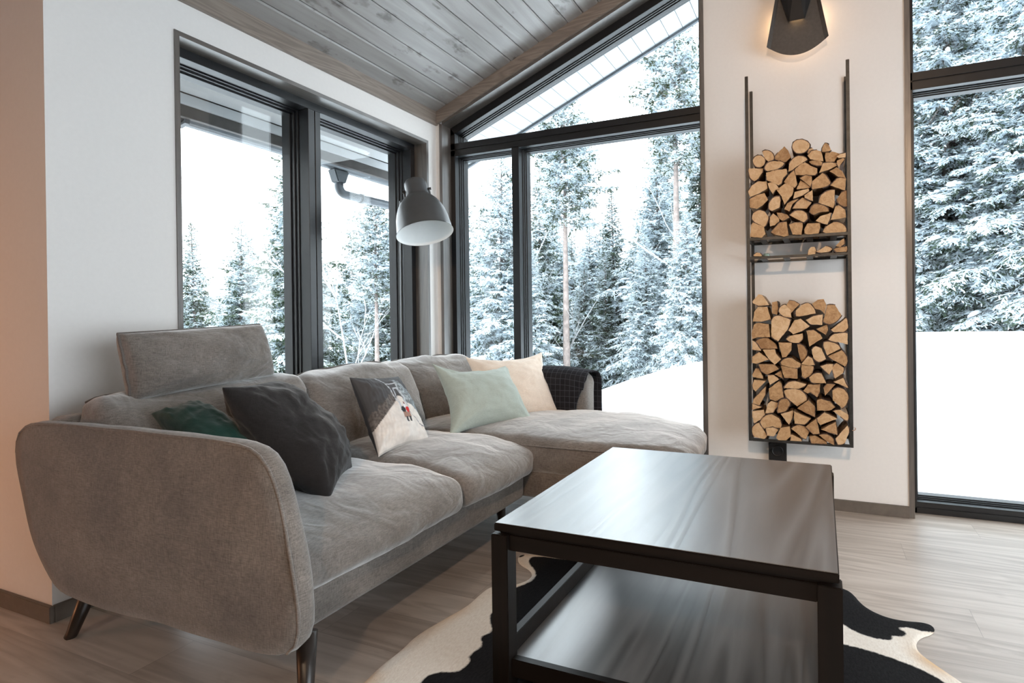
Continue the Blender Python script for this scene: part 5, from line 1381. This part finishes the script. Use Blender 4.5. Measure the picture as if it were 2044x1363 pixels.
def proto(key, *a, **k):
    Q, (sv, sf), tm = conifer(*a, **k)
    kind = a[2]
    fm = bpy.data.meshes.new('needles'); nq = len(Q); fm.vertices.add(nq*4); fm.vertices.foreach_set('co', Q.astype(np.float32).ravel()); fm.loops.add(nq*4); fm.loops.foreach_set('vertex_index', np.arange(nq*4, dtype=np.int32)); fm.polygons.add(nq); fm.polygons.foreach_set('loop_start', np.arange(0, nq*4, 4, dtype=np.int32)); fm.materials.append(FOL[kind]); fm.update()
    sm = bpy.data.meshes.new('snow_pads'); sm.from_pydata([tuple(v) for v in sv], [], sf); sm.materials.append(SNOWP); sm.polygons.foreach_set('use_smooth', [True]*len(sm.polygons)); sm.update()
    tmm = bpy.data.meshes.new('trunk'); tmm.from_pydata([tuple(v) for v in tm.v], [], tm.f); tmm.materials.append(PBARK if kind == 'p' else BARK); tmm.polygons.foreach_set('use_smooth', [True]*len(tmm.polygons)); tmm.update()
    PROTO[key] = (a[0], tmm, fm, sm)
proto('a0', 8, 1.25, 'a', 1, nb=330, pads=.25)
proto('a1', 8, 1.45, 'a', 2, nb=340, pads=.35)
proto('b0', 8, 1.85, 'b', 3, nb=330, pads=.8)
proto('b1', 8, 1.65, 'b', 4, nb=330, pads=.7)
proto('p0', 8, 1.0, 'p', 5, nb=120, crown0=.60, pads=.3, droop=.1)
proto('l0', 12, 2.5, 'b', 6, nb=240, crown0=.03, twig=26, pads=.95, K=7)
def plant(key, x, y, z, top_z, label, group, name='spruce_tree', wide=1.0):
    Hp, tm, fm, sm = PROTO[key]
    s = max(.15, (top_z-z)/Hp)
    r = empty(name, (x, y, z), label=label, cat='tree', group=group); r.scale = (s*wide, s*wide, s); r.rotation_euler = (0, 0, random.Random(x*7+y).uniform(0, 6.28))
    for nm, me in (('trunk', tm), ('needles', fm), ('snow_load', sm)):
        o = bpy.data.objects.new(nm, me); COL.objects.link(o); o.parent = r
    return r
rt_ = random.Random(77)
def place_word(px): 
    return px
def where(x, y):
    """which pane the tree shows through"""
    dx, dy = x-2.41, y+3.31
    a = math.degrees(math.atan2(dx, dy))
    if a < -47.6: return 'through the left window, headrest side'
    if a < -37: return 'through the left window, lamp side'
    if a < -29: return 'through the narrow gable pane'
    if a < -10.5: return 'through the wide gable pane'
    if a < 7.4: return 'behind the white pier'
    return 'through the right-hand window'
cnt = {}
NUMW = ['nearest-but-none'] and ['first', 'second', 'third', 'fourth', 'fifth', 'sixth', 'seventh', 'eighth', 'ninth', 'tenth', 'eleventh', 'twelfth', 'thirteenth', 'fourteenth', 'fifteenth', 'sixteenth', 'seventeenth', 'eighteenth', 'nineteenth', 'twentieth']+['twenty-'+q for q in ('first', 'second', 'third', 'fourth', 'fifth', 'sixth', 'seventh', 'eighth', 'ninth')]+['thirtieth']+['thirty-'+q for q in ('first', 'second', 'third', 'fourth', 'fifth', 'sixth', 'seventh', 'eighth', 'ninth')]+['fortieth']+['forty-'+q for q in ('first', 'second', 'third', 'fourth', 'fifth', 'sixth', 'seventh')]
order = {}
for i, (x, y, tz, k) in enumerate(TREES):
    order.setdefault(where(x, y), []).append((math.hypot(x-2.41, y+3.31), i))
rank = {}
for wv_, L in order.items():
    for r_, (d, i) in enumerate(sorted(L)): rank[i] = (wv_, r_, len(L))
for i, (x, y, tz, k) in enumerate(TREES):
    wv_, r_, tot = rank[i]
    z = ground(x, y)-.25
    if tz-z < 1.2: tz = z+1.2
    key = {'a': 'a%d' % (i % 2), 'b': 'b%d' % (i % 2), 'p': 'p0', 'p2': 'l0'}[k]
    kindw = {'a': 'slender green spruce', 'b': 'snow-laden spruce', 'p': 'tall bare-trunked pine', 'p2': 'big drooping snowy spruce'}[k]
    plant(key, x, y, z, tz, '%s, %s nearest %s' % (kindw, NUMW[r_], wv_), 'spruces and pines outside the windows', 'pine_tree' if k == 'p' else 'spruce_tree')

# leafless birch coated in rime
def birch(x, y, H, seed, label):
    R_ = random.Random(seed); r = empty('birch_tree', (x, y, ground(x, y)-.2), label=label, cat='tree'); z = ground(x, y)-.2
    mt = MB(); ms = MB()
    def grow(p, d, L, rad, lev):
        pts = [p]; q = p.copy(); dd = d.copy()
        for k in range(5):
            dd = (dd+Vector((R_.uniform(-.16, .16), R_.uniform(-.16, .16), .05 if lev else .03))).normalized(); q = q+dd*L/5; pts.append(q.copy())
        rs = [rad*(1-.16*k) for k in range(6)]
        mt.tube(pts, rs, 6, False)
        if lev: ms.tube([a+Vector((0, 0, rr*.8)) for a, rr in zip(pts, rs)], [rr*.9 for rr in rs], 5, False)
        if lev < 3:
            for k in range((6, 4, 3)[lev]):
                t = R_.uniform(.3, 1.0); a = pts[min(5, int(t*5))]
                az = R_.uniform(0, 6.28); nd = (dd*.6+Vector((math.cos(az), math.sin(az), R_.uniform(.1, .7)))*.8).normalized(); grow(a, nd, L*R_.uniform(.35, .55), rad*.42, lev+1)
    grow(Vector((x, y, z)), Vector((0, 0, 1)), H, H*.0075, 0)
    mt.build('branches', plain('rimed_birch_bark', (.34, .32, .31), .9), r, smooth=True, fix=False); ms.build('snow_load', SNOWP, r, smooth=True, fix=False)
birch(-8.5, 8.1, 5.6, 3, 'bare snow-coated birch rising beside the pine seen through the left-hand window')
birch(.35, 7.6, 3.6, 8, 'bare forked birch with snowy limbs behind the snow bank through the wide pane')
birch(-3.6, 9.2, 5.2, 12, 'thin bare birch half hidden among spruces through the wide pane')

# wooded hill across the valley
def hill():
    V = []; F = []; n = 70; m_ = 14
    for i in range(n+1):
        a = math.radians(-75+100*i/n); dx, dy = math.sin(a), math.cos(a)
        hgt = 18+26*sstep((math.degrees(a)+62)/30)+5*mn.noise(Vector((a*6, 0, 0)))
        for j in range(m_+1):
            t = j/m_; d = 300+260*t; V.append((2.4+dx*d, -3.3+dy*d, -16+(hgt+16)*t**1.0+3*mn.noise(Vector((a*20, t*5, 1)))+2.0*mn.noise(Vector((a*110, t*20, 4)))))
    for i in range(n):
        for j in range(m_): F.append((i*(m_+1)+j, (i+1)*(m_+1)+j, (i+1)*(m_+1)+j+1, i*(m_+1)+j+1))
    m, nt, b = newmat('hazed_forest'); nn = noise_tex(nt, coords(nt, (1, 1, .5)), .12, 6, .75)
    c = ramp(nt, [(.35, (.050, .062, .068)), (.6, (.085, .098, .105)), (.75, (.13, .145, .155))]); nt.links.new(nn.outputs[0], c.inputs[0]); nt.links.new(c.outputs[0], b.inputs['Base Color']); b.inputs['Roughness'].default_value = 1  # bluish haze is mixed into the forest colours
    struct(obj('forested_hill', V, F, m, None, True))
hill()
# neighbouring cabin under snow
cb = empty('cabin', (-40.7, 38.4, ground(-40.7, 38.4)), label='distant dark cabin with thick snow on its roof, low in the left-hand window', cat='building')
def rot2(px, py, a=math.radians(42)): return (-40.7+px*math.cos(a)-py*math.sin(a), 38.4+px*math.sin(a)+py*math.cos(a))
zb = .2
def cbox(x0, x1, y0, y1, z0, z1):
    v = [rot2(x, y)+(z,) for x in (x0, x1) for y in (y0, y1) for z in (z0, z1)]
    return v, [(0, 1, 3, 2), (4, 6, 7, 5), (0, 4, 5, 1), (2, 3, 7, 6), (0, 2, 6, 4), (1, 5, 7, 3)]
MB().add(*cbox(-3.4, 3.4, -2.2, 2.2, -5.5, zb+.3)).build('wall', MAT['eave_dark'], cb)
v = [rot2(px, py)+(z,) for px in (-3.9, 3.9) for py, z in ((-2.9, zb+.1), (0, zb+2.3), (2.9, zb+.1), (2.9, zb-.25), (0, zb+1.9), (-2.9, zb-.25))]
MB().add(v, [(0, 1, 7, 6), (1, 2, 8, 7), (2, 3, 9, 8), (3, 4, 10, 9), (4, 5, 11, 10), (5, 0, 6, 11), (0, 5, 4, 1), (1, 4, 3, 2), (6, 7, 10, 11), (7, 8, 9, 10)]).build('snow_covered_roof', MAT['snow'], cb)
MB().add(*cbox(-.4, .3, -2.26, -2.2, zb-.9, zb-.3)).build('window', plain('dim_pane', (.25, .32, .38), .2), cb)
